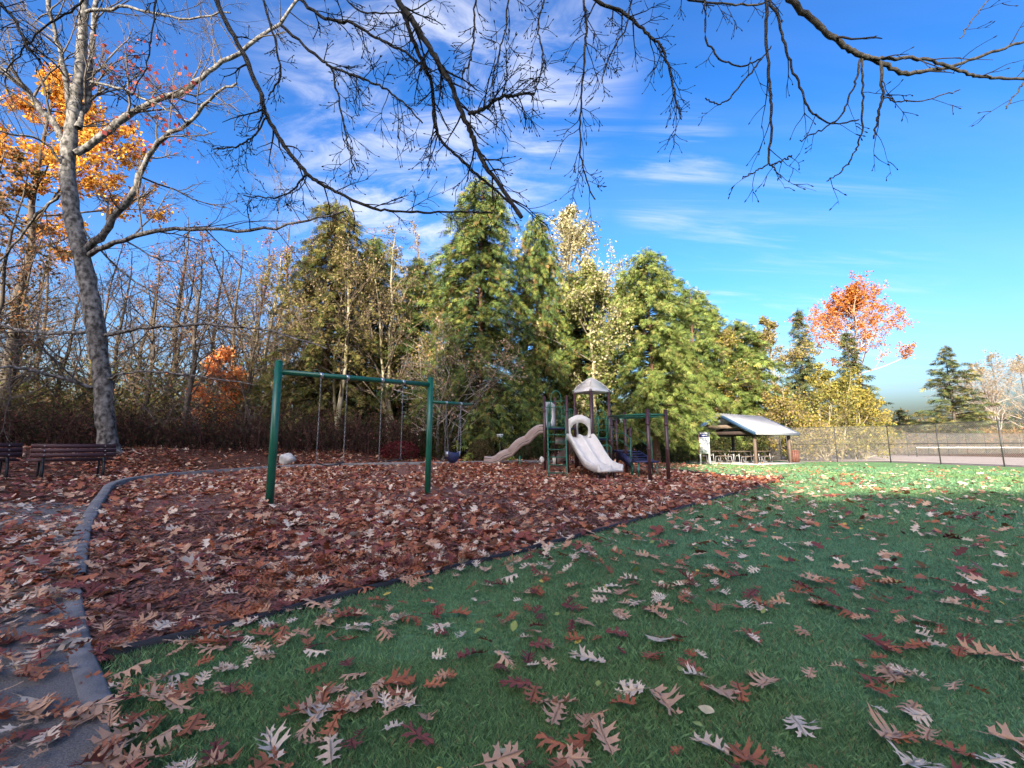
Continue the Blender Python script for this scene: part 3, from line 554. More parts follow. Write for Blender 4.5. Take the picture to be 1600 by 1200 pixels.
broadleaf('birch_tree', 648, 28, 338, 80, 'bare pale birch with sky behind it between two cedars', 'tree', BROWN, [3, 2, 1], 1500, .12, 22, bark='bark', nlimb=24, first=.25, vspread=.95, trunkcol=(.28, .22, .17), stems=2)
broadleaf('alder_tree', 545, 23.5, 362, 130, 'brown-twigged alder spreading in front of the olive cedar', 'tree', BROWN+[(.22, .2, .06)], [3, 2, 3, 3], 6500, .12, 23, nlimb=20, first=.2, vspread=.5, trunkcol=(.13, .10, .075), stems=2)
broadleaf('vine_maple', 690, 20.3, 480, 95, 'sprawling pale-twigged shrub tree behind the right swing post', 'tree', [(.45, .33, .24), (.40, .24, .14), (.3, .26, .1)], [2, 2, 2], 2600, .11, 24, bark='bark', nlimb=12, first=.12, vspread=.35, trunkcol=(.42, .36, .30), stems=4)
broadleaf('alder_tree', 618, 26, 352, 84, 'brown half-bare alder between the olive cedar and the birch', 'tree', BROWN+[(.2, .19, .06)], [3, 2, 3, 2], 3600, .12, 37, nlimb=22, first=.15, vspread=.7, trunkcol=(.24, .19, .14), stems=2, spec=SP2)
broadleaf('alder_tree', 700, 25, 405, 84, 'yellowing alder in front of the left side of the tallest cedar', 'tree', BROWN+YEL, [2, 2, 2, 1, 1, 1, 2], 4600, .12, 38, nlimb=20, first=.15, vspread=.6, trunkcol=(.26, .21, .15), spec=SP2)
broadleaf('alder_tree', 962, 27, 428, 60, 'cream-leaved alder against the left side of the yellow cedar', 'tree', CREAM+[(.2, .22, .06)], [2, 3, 2, 2, 2], 5600, .12, 39, nlimb=20, first=.2, vspread=.6, spec=SP2)
broadleaf('alder_tree', 440, 26, 388, 80, 'slender leaning alder with moss-yellow trunk behind the left swing post', 'tree', BROWN+YEL, [1]*7, 1500, .13, 25, nlimb=12, first=.3, vspread=.7, lean=1.2, trunkcol=(.30, .26, .18))
broadleaf('cottonwood_tree', 1195, 42, 492, 84, 'brown half-bare tree between shelter roof and dark spruce', 'tree', BROWN+YEL, [2, 2, 2, 1, 1, 1, 1], 12000, .18, 26, nlimb=28, first=.12, vspread=.7, trunkcol=(.30, .24, .17))
broadleaf('cottonwood_tree', 1332, 52, 442, 84, 'tall orange-leaved tree above the picnic shelter', 'tree', ORANGE, [4, 3, 2, 2], 17000, .21, 27, bark='bark', nlimb=46, first=.48, vspread=.85, trunkcol=(.42, .30, .24), lean=.5)
broadleaf('alder_tree', 1112, 40, 480, 74, 'brown-green tree top between the two lime cedars', 'tree', BROWN+YEL, [1, 1, 1, 2, 2, 2, 2], 9000, .17, 36, nlimb=24, first=.1, vspread=.7, trunkcol=(.3, .24, .17))
broadleaf('willow_bush', 1275, 38, 568, 52, 'yellow-green leafy thicket right of the picnic shelter roof', 'bush', YEL+[(.26, .26, .08)], [3, 3, 2, 2, 3], 7500, .18, 28, nlimb=12, first=.03, vspread=.5, trunkcol=(.36, .29, .2), stems=4)
broadleaf('willow_bush', 1222, 37, 600, 44, 'brown-yellow bush peeping above the shelter eave', 'bush', YEL+BROWN, [2, 2, 2, 1, 2, 2, 2], 5200, .17, 29, nlimb=12, first=.03, vspread=.45, trunkcol=(.36, .29, .2), stems=3)
broadleaf('willow_bush', 1335, 42, 585, 46, 'golden-green bush below the orange tree', 'bush', YEL, [4, 2, 3, 2], 6500, .19, 30, nlimb=12, first=.03, vspread=.5, trunkcol=(.4, .33, .24), stems=4)
broadleaf('willow_bush', 1270, 35.5, 655, 42, 'low pale bush pressed against the fence by the shelter', 'bush', YEL+BROWN, [3, 2, 3, 2, 2, 2, 1], 4200, .16, 31, nlimb=10, first=.03, vspread=.4, trunkcol=(.36, .29, .2), stems=4)
broadleaf('willow_bush', 1345, 38, 662, 40, 'low greenish bush behind the fence under the orange tree', 'bush', YEL, [2, 3, 1, 3], 3800, .17, 32, nlimb=10, first=.03, vspread=.4, trunkcol=(.36, .29, .2), stems=4)
for i, (u, d, vt, hp, st, lb) in enumerate([(1548, 68, 548, 78, 2, 'bare grey alder right of the lone fir'), (1592, 72, 552, 66, 2, 'bare grey alder cut by the right edge'), (1512, 74, 568, 50, 1, 'thin bare tree close behind the lone fir')]):
    broadleaf('alder_tree', u, d, vt, hp, lb, 'tree', BROWN+[(.3, .27, .2)], [2, 2, 1, 2], 4200, .17, 33+i, bark='bark', nlimb=22, first=.2, vspread=.6, trunkcol=(.36, .30, .26), stems=st, group='trees beyond the tennis court')
for i, (u, d, vt, hp, lb) in enumerate([(1530, 66, 668, 40, 'russet bush beyond the net behind the fence'), (1590, 64, 672, 36, 'russet bush at the right edge behind the fence'), (1450, 70, 676, 34, 'low brown bush left of the net')]):
    broadleaf('bush', u, d, vt, hp, lb, 'bush', [(.35, .17, .08), (.30, .2, .09), (.2, .17, .05)], [2, 2, 2], 2400, .22, 60+i, nlimb=9, first=.03, vspread=.4, trunkcol=(.3, .22, .16), stems=3, group='trees beyond the tennis court')
# left: maples and the bare wood
broadleaf('maple_tree', 92, 25, 100, 150, 'big golden-orange maple behind the grey tree at upper left', 'tree', GOLD, [4, 3, 3, 1], 20000, .20, 70, bark='bark_dark', nlimb=30, first=.5, vspread=.45, trunkcol=(.12, .09, .07))
broadleaf('maple_tree', 10, 21, 220, 110, 'dark half-bare maple at the left edge', 'tree', [(.30, .13, .05), (.22, .12, .05), (.1, .08, .03)], [2, 2, 3], 3800, .17, 71, bark='bark_dark', nlimb=14, first=.3, vspread=.5, trunkcol=(.10, .08, .06), stems=2)
broadleaf('maple_tree', 346, 24.3, 540, 46, 'small orange maple glowing beyond the bare trunks', 'tree', [(.70, .26, .09), (.66, .34, .14), (.55, .18, .06)], [3, 3, 2], 5200, .15, 72, bark='bark_dark', nlimb=14, first=.08, vspread=.55, trunkcol=(.2, .12, .08))
RED = [(.35, .09, .05), (.42, .17, .09), (.2, .1, .06)]
BW = [(318, 22, 350, 105, 'dark bare tree with mossy forks right of the grey tree'), (250, 25, 400, 78, 'thin dark bare tree just right of the grey trunk'), (208, 28, 380, 78, 'slim dark stems close to the grey trunk'),
      (120, 26, 400, 88, 'slim bare trees left of the grey trunk'), (60, 24, 360, 98, 'bare trees above the left bench'), (380, 29, 375, 84, 'faint bare tree above the orange maple'), (284, 31, 365, 84, 'far bare tree between two dark trunks'),
      (400, 24, 420, 72, 'slim stems left of the left swing post'), (20, 27, 385, 88, 'far bare stems at the left edge'), (165, 30, 355, 84, 'far bare stems behind the grey trunk'), (480, 30, 360, 84, 'bare tree left of the olive cedar'),
      (352, 34, 385, 92, 'farthest bare tree over the orange maple'), (432, 34, 362, 92, 'far bare tree behind the moss-yellow alder'), (232, 35, 372, 92, 'farthest bare tree right of the grey trunk'), (92, 33, 365, 92, 'far bare tree left of the grey trunk'), (-10, 33, 345, 92, 'far bare tree half cut by the left edge'), (575, 32, 345, 80, 'bare tree top right of the olive cedar'),
      (305, 38, 330, 100, 'tall far bare tree above the dark forked tree'), (410, 39, 335, 100, 'tall far bare tree left of the olive cedar'), (55, 38, 325, 100, 'tall far bare tree above the benches'), (465, 40, 340, 96, 'tall far bare tree touching the olive cedar')]
protos = []
for i, (u, d, vt, hp, lb) in enumerate(BW):
    t_ = P(u, vt, d); h = t_[2]-Hs(t_[0], d); rw = hp/F_PX*d
    if i < 3:
        o = broadleaf('bare_tree', u, d, vt, hp, lb, 'tree', RED+[(.3, .2, .08)], [1, 2, 2, 2], 500, .10, 80+i, bark='bark_dark', nlimb=26, first=.15, vspread=.8, trunkcol=(.12, .095, .072), stems=1+(i == 2), group='bare trees of the left wood'); protos.append((o, h, rw))
    else:
        po, ph, pw = protos[i % 3]; o = copy_tree(po); o['label'] = lb; o.location = (t_[0], d, Hs(t_[0], d)); o.scale = (rw/pw, rw/pw, h/ph); o.rotation_euler = (.05*math.sin(3.1*i), .07*math.sin(5.3*i+1), 1.1*i)
def shrub(name, u, v, d, w, h, label, pal, wts, n, ls, seed, twigs=40):
    r = np.random.default_rng(seed); p0 = P(u, v, d); x, y = p0[0], d; z0 = Hs(x, y); root = empty(name, (x, y, z0)); tag(root, label, 'shrub'); st = MB()
    th = r.uniform(0, 6.28, n); ph = np.arccos(r.uniform(-.6, 1, n)); rad = r.uniform(.75, 1.04, n)**.5; pos = np.stack([x+np.sin(ph)*np.cos(th)*rad*w/2, y+np.sin(ph)*np.sin(th)*rad*w/2, z0+h*.42+np.cos(ph)*rad*h*.58], 1)
    for k in range(twigs): q = pos[r.integers(0, n)]; st.tube([[x+r.normal(0, .06), y+r.normal(0, .06), z0-.05], [(x*.5+q[0]*.5), y*.5+q[1]*.5, z0+(q[2]-z0)*.6], q], [.016, .01, .004], 3, np.array([.09, .06, .045]), cap=False)
    st.build('stems', M['twigc'], root)['kind'] = 'stuff'; lm = MB(); leaf_quads(lm, pos, ls, mixcols(n, r, pal, wts), r); lm.build('foliage', M['foliage'], root)['kind'] = 'stuff'
shrub('round_shrub', 753, 712, 19.6, 1.15, .95, 'clipped round brownish shrub left of the wavy slide', [(.10, .085, .04), (.16, .11, .06), (.06, .07, .03)], [2, 2, 2], 4200, .055, 1)
shrub('red_shrub', 625, 715, 19.6, 1.6, .75, 'low dark red shrub behind the right belt swing', [(.16, .03, .035), (.10, .02, .025), (.2, .06, .05)], [2, 2, 1], 2600, .07, 2)
shrub('green_shrub', 1062, 705, 33, 2.0, 2.0, 'dark green shrub left of the picnic shelter', [(.04, .06, .025), (.07, .085, .03), (.12, .06, .04)], [3, 2, 1], 3600, .09, 3)
shrub('green_shrub', 820, 705, 20.6, 2.0, 1.2, 'dark green shrub behind the wavy slide', [(.035, .055, .02), (.06, .075, .03)], [3, 2], 3600, .08, 4)
shrub('green_shrub', 690, 700, 20.8, 2.2, 1.6, 'dark green shrub behind the baby swing', [(.04, .055, .02), (.08, .08, .03), (.12, .07, .04)], [3, 2, 1], 4000, .08, 5)
# bramble thicket and brush: nobody could count its stems
def thicket(name, label, segs, n, hmin, hmax, pal, lpal, nleaf, ls, seed, width=1.2):
    r = np.random.default_rng(seed); mb = MB(); segs = [P(*s) for s in segs]; c = cat_rom(np.array(segs), 200); ends = []
    for k in range(n):
        q = c[r.integers(0, 200)][:2]+r.normal(0, width, 2)*np.array([.5, 1]); z0 = Hs(q[0], q[1]) if k % 4 == 0 else z0; h = r.uniform(hmin, hmax); a = r.uniform(0, 6.28); reach = r.uniform(.2, 1.6)*h*.7; h *= .75+.45*math.sin(q[0]*1.3+q[1])**2; s = np.linspace(0, 1, 5)
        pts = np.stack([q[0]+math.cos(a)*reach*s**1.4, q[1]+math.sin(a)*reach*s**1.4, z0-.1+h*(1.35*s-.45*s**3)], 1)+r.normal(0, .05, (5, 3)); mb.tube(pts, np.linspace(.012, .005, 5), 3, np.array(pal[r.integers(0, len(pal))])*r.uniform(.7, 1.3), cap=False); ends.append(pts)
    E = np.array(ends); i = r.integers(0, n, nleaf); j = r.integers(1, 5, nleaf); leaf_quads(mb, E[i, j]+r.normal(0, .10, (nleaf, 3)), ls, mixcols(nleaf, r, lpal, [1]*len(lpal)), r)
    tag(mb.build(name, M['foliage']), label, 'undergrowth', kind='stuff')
thicket('bramble_thicket', 'dark maroon bramble thicket behind the benches and swings', [(-120, 690, 17), (0, 690, 16.5), (150, 690, 17.2), (300, 697, 18.3), (430, 706, 19.6), (560, 710, 20.6), (700, 712, 21.8)], 2900, .8, 1.9, [(.075, .045, .04), (.11, .06, .055), (.05, .04, .03)], [(.10, .045, .04), (.07, .05, .025), (.15, .07, .045), (.05, .06, .025)], 22000, .09, 5, 1.0)
thicket('brush', 'sunlit olive brush between the bare trunks', [(-160, 690, 26), (0, 690, 26), (200, 690, 27), (400, 690, 28), (520, 690, 28)], 1700, 1.5, 5.6, [(.14, .11, .07), (.09, .07, .05)], [(.13, .13, .04), (.2, .17, .06), (.09, .10, .035), (.26, .17, .08)], 30000, .16, 6, 2.2)
thicket('far_brush', 'pale far brush glimpsed between the bare trunks', [(-200, 690, 46), (100, 690, 46), (350, 690, 48), (560, 690, 48)], 900, 3.0, 7.5, [(.16, .13, .09), (.11, .09, .07)], [(.2, .17, .07), (.28, .21, .10), (.14, .13, .06), (.2, .11, .06)], 20000, .3, 16, 3.0)
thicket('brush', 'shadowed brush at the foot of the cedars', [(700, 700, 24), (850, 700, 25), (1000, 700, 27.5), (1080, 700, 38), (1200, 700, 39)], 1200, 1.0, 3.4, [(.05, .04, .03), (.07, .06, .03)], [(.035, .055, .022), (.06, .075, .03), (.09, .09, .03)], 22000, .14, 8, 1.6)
thicket('far_brush', 'low russet and olive brush beyond the tennis court', [(1230, 690, 52), (1380, 690, 66), (1500, 690, 68), (1650, 690, 66), (1800, 690, 60)], 1000, 1.2, 3.2, [(.2, .15, .1), (.12, .1, .06)], [(.22, .17, .06), (.3, .16, .08), (.14, .13, .05)], 15000, .24, 7, 3)

thicket('far_wood', 'distant low wood along the skyline beyond the tennis court', [(1330, 690, 96), (1450, 690, 98), (1600, 690, 98), (1900, 690, 90)], 420, 4.0, 8.5, [(.2, .16, .12), (.13, .11, .08)], [(.17, .16, .07), (.24, .17, .09), (.12, .13, .06)], 11000, .5, 27, 4.0)

# ------------------------------------------------------------------ the grey tree by the bench
def px_poly(mb, pts, d, wpx, sides, r=None, dd=0., jag=0., col=None, n=None):
    """a limb along picture points with its own depth run (d .. d+dd), widths in photo pixels at that depth"""
    k = len(pts); ds = np.linspace(d, d+dd, k); q = np.array([P(u, v, e) for (u, v), e in zip(pts, ds)]); rad = np.interp(np.linspace(0, 1, k), np.linspace(0, 1, len(wpx)), wpx)/2/F_PX*ds
    m = n or max(k*4, 8); s = np.linspace(0, k-1, m); q2 = np.stack([np.interp(s, np.arange(k), q[:, j]) for j in range(3)], 1); r2 = np.interp(s, np.arange(k), rad)
    for _ in range(2): q2[1:-1] = q2[1:-1]*.5+(q2[:-2]+q2[2:])*.25
    if jag and r is not None: q2[1:-1] += r.normal(0, jag, (m-2, 3))
    if r is not None: r2 *= r.uniform(.9, 1.12, m)
    mb.tube(q2, r2, sides, col, cap=False); return q2, r2
def sprout(mb, q, rad, r, n, ln, spec, tips, col, t0=.15, up=.05, down=0., side=1.1):
    for k in range(n):
        t = t0+(1-t0)*(k+r.random())/n; i = min(int(t*(len(q)-1)), len(q)-2); d = unit(q[i+1]-q[i]); dd = unit(d*r.uniform(.3, 1.0)+perp(d, r)*side+np.array([0, 0, -down])); grow(mb, q[i], dd, ln*r.uniform(.5, 1.3), max(rad[i]*.45, .003), 0, spec, r, tips, col, up)
r = np.random.default_rng(11); gd = 15.; gb_ = P(168, 706, gd)
root = empty('grey_bark_tree', (gb_[0], gb_[1], Hs(gb_[0], gb_[1]))); tag(root, 'large grey-barked leafless tree beside the bench at left', 'tree')
tm = MB()
px_poly(tm, [(172, 716), (168, 690), (164, 640), (158, 570), (146, 490), (130, 410), (112, 335), (104, 265), (112, 195), (121, 140), (128, 80), (131, 10), (134, -80)], gd, [35, 25, 23, 23, 24, 24, 23, 21, 20, 17, 15, 12, 10], 14, r, 0, .01, n=60)
tm.build('trunk', M['bark'], root, smooth=True)
lb_ = MB(); tw = MB(); tips = []; LIMBS = [([(118, 240), (180, 195), (230, 160), (290, 145), (330, 108), (390, 75), (460, 10), (520, -60)], 15, 5, 1.5), ([(138, 388), (175, 350), (212, 292), (240, 222), (292, 195), (330, 150), (370, 130)], 15, 4, -2),
    ([(140, 398), (200, 370), (280, 356), (390, 362), (480, 345), (540, 330)], 11, 3, -3), ([(104, 225), (60, 160), (20, 120), (-40, 80)], 14, 9, -1), ([(112, 180), (100, 110), (85, 50), (70, -20)], 11, 7, -1), ([(122, 200), (136, 150), (142, 110), (146, 30), (160, -40)], 13, 8, 1),
    ([(155, 525), (230, 512), (310, 505), (440, 520), (510, 545)], 8, 2.5, -2), ([(150, 522), (80, 520), (30, 518), (-20, 495)], 8, 5, 1), ([(160, 612), (100, 590), (40, 575), (-30, 572)], 8, 4, -2), ([(165, 592), (215, 578), (290, 584), (400, 602)], 5, 2, -1),
    ([(142, 128), (190, 138), (260, 170), (330, 210)], 6, 2, -1), ([(104, 300), (60, 330), (10, 400), (-30, 430)], 6, 3, 1.5), ([(118, 345), (180, 420), (260, 470), (330, 500)], 4.5, 2, 1), ([(130, 20), (200, 10), (280, 30), (360, 20)], 7, 3, -1.5), ([(108, 270), (70, 220), (20, 210), (-30, 205)], 5, 3, -2)]
for pts, w0, w1, dd in LIMBS:
    lb_ = MB(); q, rd = px_poly(lb_, pts, gd, [w0*.8, w1*.85], 7, r, dd, .03); lb_.build('limb', M['bark'], root, smooth=True); sprout(tw, q, rd, r, 15, 2.1, [(5, .65, .55, .6, .14, 3), (5, .7, .55, .7, .18, 3), (3, .7, .6, .8, .2, 3)], tips, np.array([.12, .10, .085]), up=.05)
tw.build('twigs', M['twigc'], root)['kind'] = 'stuff'
lf = MB(); T = [t_ for t_ in tips if 130 < project(t_[-1])[0][0] < 300 and 60 < project(t_[-1])[1][0] < 260]; k = r.integers(0, len(T), 260); leaf_quads(lf, np.array([T[i][-1] for i in k])+r.normal(0, .12, (260, 3)), .16, mixcols(260, r, [(.34, .06, .05), (.42, .12, .08), (.25, .05, .05)], [2, 2, 1]), r); lf.build('leaves', M['foliage'], root)['kind'] = 'stuff'

# ------------------------------------------------------------------ the oak whose boughs hang into the top of the picture
r = np.random.default_rng(12); ox, oy = -1.2, -3.2; root = empty('overhanging_oak', (ox, oy, Hs(ox, oy))); tag(root, 'leafless oak whose dark boughs hang down across the top', 'tree')
tm = MB(); tm.tube([[ox, oy, -.2], [ox, oy, .3], [ox+.1, oy+.1, 2], [ox+.1, oy+.4, 3.8], [ox+.2, oy+.9, 5.2]], [.42, .33, .28, .26, .22], 12); tm.build('trunk', M['bark_over'], root, smooth=True)
hub = np.array([ox+.2, oy+.9, 5.1]); bo = MB(); tw = MB(); tips = []; dk = np.array([.030, .025, .022])
OV = [([(318, -60), (337, 3), (377, 77), (407, 147), (417, 183), (443, 227), (477, 270), (500, 287), (540, 307), (587, 328), (633, 332), (700, 331), (770, 333)], 11, 3, 4.6, .3, 1), ([(417, 183), (395, 215), (372, 229), (333, 233)], 4, 2.5, 4.7, .1, 0), ([(478, 272), (455, 300), (425, 311), (380, 305)], 4, 2, 4.7, .1, 0),
      ([(595, -70), (620, 0), (640, 25), (675, 80), (700, 122), (715, 160), (735, 205), (745, 235), (770, 275), (815, 340)], 13, 8, 3.9, .2, 1), ([(733, 179), (752, 172), (775, 155), (800, 149), (836, 146)], 8, 5, 4, .05, 0), ([(625, 5), (640, 50), (665, 108), (675, 130), (678, 190), (685, 215), (720, 250), (760, 285), (805, 325)], 9, 4, 3.95, .5, 0),
      ([(440, -30), (500, 28), (550, 36), (600, 65), (640, 86), (668, 112)], 7, 4, 4.1, -.1, 1), ([(440, 40), (500, 92), (520, 107), (560, 120), (600, 137), (630, 160), (660, 192)], 6, 3, 4.3, -.2, 0), ([(518, 108), (530, 160), (540, 210), (545, 230), (555, 268)], 4, 2.5, 4.3, 0, 0),
      ([(744, -60), (742, 0), (740, 60), (735, 95), (722, 118)], 4.5, 3, 3.9, 0, 1), ([(800, -60), (794, 0), (785, 70), (772, 110), (770, 140)], 4, 2.5, 3.8, 0, 1), ([(908, -60), (912, 0), (917, 40), (913, 90), (909, 150), (905, 205), (909, 262), (930, 312)], 6, 2.5, 4.3, .2, 1),
      ([(890, -50), (930, 0), (975, 20), (1010, 50), (1035, 75), (1047, 110), (1056, 160), (1065, 187)], 9, 2.5, 4.4, .2, 1), ([(1000, -60), (1080, 2), (1130, 6), (1190, 8), (1240, -20)], 5, 3, 4.2, 0, 1), ([(1196, -60), (1197, 0), (1198, 80), (1204, 150), (1205, 200), (1201, 255)], 7, 4, 3.6, 0, 1), ([(1201, 255), (1180, 268), (1160, 279)], 3, 2, 3.6, 0, 0), ([(1201, 255), (1212, 265), (1221, 279)], 3, 2, 3.6, 0, 0), ([(1205, 258), (1222, 252), (1237, 243)], 3, 3, 3.6, 0, 0),
      ([(1190, -60), (1236, 0), (1280, 40), (1310, 65), (1345, 88), (1380, 98), (1410, 116), (1450, 111), (1485, 104), (1540, 85), (1600, 65), (1660, 45)], 13, 4, 3.6, .3, 1), ([(1345, 88), (1380, 92), (1420, 90), (1460, 95), (1500, 110), (1530, 120), (1570, 123), (1640, 124)], 7, 5, 3.7, .1, 0),
      ([(1344, 92), (1336, 135), (1312, 185), (1280, 205), (1250, 219)], 4.5, 2, 3.65, 0, 0), ([(1347, 92), (1349, 150), (1346, 218), (1330, 250), (1311, 272), (1292, 283)], 4, 2, 3.65, 0, 0), ([(1377, 98), (1378, 150), (1370, 190), (1365, 217)], 6, 3, 3.7, 0, 0), ([(1377, 150), (1400, 160), (1450, 156), (1500, 140)], 3, 2, 3.7, 0, 0),
      ([(1190, -20), (1215, 25), (1230, 85), (1250, 140), (1265, 175), (1300, 195), (1342, 187)], 6, 2.5, 3.6, 0, 1), ([(1100, -60), (1101, 0), (1102, 65), (1125, 95), (1160, 105), (1185, 95), (1205, 72)], 4.5, 2.5, 3.8, 0, 1), ([(1190, 92), (1160, 130), (1140, 155), (1120, 164), (1102, 153)], 3.5, 2.5, 3.75, 0, 0),
      ([(-60, -30), (0, 5), (27, 33), (43, 77), (62, 92)], 6, 4, 4.6, 0, 1), ([(255, -60), (245, 0), (236, 60), (228, 110), (205, 150)], 4, 2, 4.4, 0, 1), ([(180, -50), (120, 10), (60, 50), (10, 110)], 5, 2.5, 4.8, .2, 1), ([(395, -50), (430, 60), (440, 120), (420, 150)], 5, 3, 4.4, 0, 1), ([(500, -50), (560, 20), (640, 20), (690, -10)], 4, 2, 4.4, .1, 1), ([(860, -40), (840, 40), (850, 100), (830, 160)], 4, 2, 4.2, .1, 1), ([(990, -40), (980, 40), (950, 90), (940, 130)], 4, 2, 4.2, .1, 1), ([(1560, -20), (1520, 30), (1500, 60)], 2.5, 2, 3.7, 0, 0), ([(1600, 128), (1580, 155), (1572, 170)], 3, 2, 3.6, 0, 0)]
TSPEC2 = [(2, .75, .45, .62, .13, 4), (1, .8, .5, .75, .16, 3)]
TSPEC = [(5, .75, .5, .62, .13, 4), (3, .8, .5, .75, .16, 3)]
for i, (pts, w0, w1, d, dd, con) in enumerate(OV):
    bo = MB(); q, rd = px_poly(bo, pts, d, [w0*.86, w1*.9], 7, r, dd, .006, n=len(pts)*6)
    if con: a = q[0]; m1 = np.array([a[0]*.75+hub[0]*.25, a[1]-1.2, a[2]+.45]); m2 = np.array([a[0]*.35+hub[0]*.65, oy+1.9, 5.9]); bo.tube([q[1], a, m1, m2, hub], [rd[1], rd[0], rd[0]*1.6, max(rd[0]*2.2, .05), .12], 7, cap=False)
    bo.build('bough', M['bark_over'], root, smooth=True); thick = w0 > 5.5; sprout(tw, q, rd, r, (22 if thick else 13) if pts[0][0] < 1080 else (4 if thick else 2), (.40 if thick else .26), TSPEC if pts[0][0] < 1080 else TSPEC2, tips, dk, up=-.03, down=.35, side=.9)
for t_ in tips: tw.tube([t_[-1], t_[-1]+unit(t_[-1]-t_[-2])*.016, t_[-1]+unit(t_[-1]-t_[-2])*.03], [.003, .0062, .001], 4, dk, cap=False)
tw.build('twigs', M['twigc'], root)['kind'] = 'stuff'

# ------------------------------------------------------------------ evergreens behind the viewer that shade the foreground
SH = [conifer_mesh(26, 5.5, 90+i, CEDAR, [4, 3, 2, 1], nb=230, fs=1.7, step=.55, shape=.55, droop=.45, z0=.05) for i in range(2)]
for i in range(22):
    x = -58+i*3.5+rng.uniform(-.8, .8); y = -40+(i % 2)*4+rng.uniform(-1.5, 1.5); hs_ = (1.24 if x < -14 else (.92 if x < -10 else .80))*rng.uniform(.95, 1.05)
    conifer('shade_cedar', SH[i % 2], (x, y, Hs(x, y)), f'tall dark cedar in the row behind the viewer', scale=(1.1, 1.1, hs_), rz=float(rng.uniform(0, 6.28)), group='cedar row behind the viewer')
# ------------------------------------------------------------------ swing frame and swings
sA = G(421, 791); sB = G(668, 771); dA, dB = sA[1], sB[1]
root = empty('swing_frame', tuple((sA+sB)/2)); tag(root, 'green steel swing frame with long beam and short side arm', 'swing frame')
topA, topB = P(436, 565, dA), P(673, 591, dB); botA = np.array([sA[0], sA[1], sA[2]-.3]); botB = np.array([sB[0], sB[1], sB[2]-.3])
for bt, tp, pr in ((botA, topA, .068), (botB, topB, .066)):
    o = MB().tube([bt, bt*.5+tp*.5, tp], pr, 20).build('post', M['green'], root, smooth=True)
    ax_ = unit(tp-bt); MB().tube([tp, tp+ax_*.018, tp+ax_*.03], [pr*1.05, pr*.8, pr*.2], 20).build('cap', M['green'], o, smooth=True)
bA = topA+(botA-topA)*(.045); bB = topB+(botB-topB)*(.050); bA[2] = P(440, 581, dA)[2]; bB[2] = P(672, 601, dB)[2]
MB().tube([bA, bB], .05, 18).build('beam', M['green'], root, smooth=True)
bdir = unit(bB-bA); hdir = unit([bdir[0], bdir[1], 0])
arm0 = P(676, 628, dB); ad = dB+.98; arm1 = P(736, 632, ad); MB().tube([arm0, arm1], .038, 16).build('side_arm', M['green'], root, smooth=True)
def on_line(a, b, u):                                  # the point of the line a-b seen at column u
    lo, hi = 0., 1.
    for _ in range(40):
        m = (lo+hi)/2; q = a+(b-a)*m
        if project(q)[0][0] < u: lo = m
        else: hi = m
    return a+(b-a)*lo
def chain(mb, a, b, link=.045, r=.0042):
    a, b = np.asarray(a), np.asarray(b); n = max(int(np.linalg.norm(b-a)/link), 2); t_ = unit(b-a); x = unit(np.cross(t_, [0, 1, .1])); y = np.cross(t_, x)
    for k in range(n):
        c = a+(b-a)*(k+.5)/n; s = x if k % 2 else y; h = link*.62; w = .011
        ring = [c+t_*h*math.cos(q)+s*w*math.sin(q) for q in np.linspace(0, 2*math.pi, 7)]; mb.tube(ring, r, 3, cap=False)
def hanger(q, par, rr):
    o = MB().tube([q-hdir*.03, q+hdir*.03], rr, 14).build('hanger', M['steel'], par, smooth=True); MB().tube([q-np.array([0, 0, rr]), q-np.array([0, 0, rr+.05])], .011, 6).build('pivot', M['steel'], o)
def belt_swing(u0, u1, v0, v1, label, sag):
    q0, q1 = on_line(bA, bB, u0), on_line(bA, bB, u1); r_ = empty('belt_swing', tuple((q0+q1)/2)); tag(r_, label, 'swing', 'belt swings on the long beam')
    e0, e1 = q0.copy(), q1.copy(); e0[2] = P(u0, v0, q0[1])[2]; e1[2] = P(u1, v1, q1[1])[2]
    for a, b in ((q0, e0), (q1, e1)):
        hanger(a, r_, .055); m = MB(); chain(m, a-np.array([0, 0, .09]), b); m.build('chain', M['chain'], r_)
    s = np.linspace(0, 1, 15); nrm_ = np.array([-hdir[1], hdir[0], 0]); m = MB(); mid = e0[None]*(1-s[:, None])+e1[None]*s[:, None]; mid[:, 2] -= sag*np.sin(s*math.pi)**.7
    wv = .07*np.clip(np.sin(s*math.pi)*3, .45, 1); v = np.concatenate([mid+nrm_*wv[:, None], mid-nrm_*wv[:, None], mid+nrm_*wv[:, None]-[0, 0, .014], mid-nrm_*wv[:, None]-[0, 0, .014]]); k = len(s); i = np.arange(k-1)
    F_ = [np.stack([i, i+1, i+1+k, i+k], 1), np.stack([i+2*k, i+3*k, i+1+3*k, i+1+2*k], 1), np.stack([i, i+2*k, i+1+2*k, i+1], 1), np.stack([i+k, i+1+k, i+1+3*k, i+3*k], 1)]
    m.add(v, np.concatenate(F_)); m.build('seat', M['rubber'], r_, smooth=False)
belt_swing(502, 543, 722, 721, 'left belt swing hanging from the long green beam', .06); belt_swing(597, 630, 719, 716, 'right belt swing hanging from the long green beam', .03)
q0, q1 = on_line(arm0, arm1, 697), on_line(arm0, arm1, 720); r_ = empty('bucket_swing', tuple((q0+q1)/2)); tag(r_, 'navy blue toddler bucket swing hanging from the side arm', 'swing')
cm_ = (q0+q1)/2; zb = P(706, 723, cm_[1])[2]; ztop = P(706, 706, cm_[1])[2]; wv = np.linalg.norm(q1-q0)*.36; nrm_ = np.array([-hdir[1], hdir[0], 0])
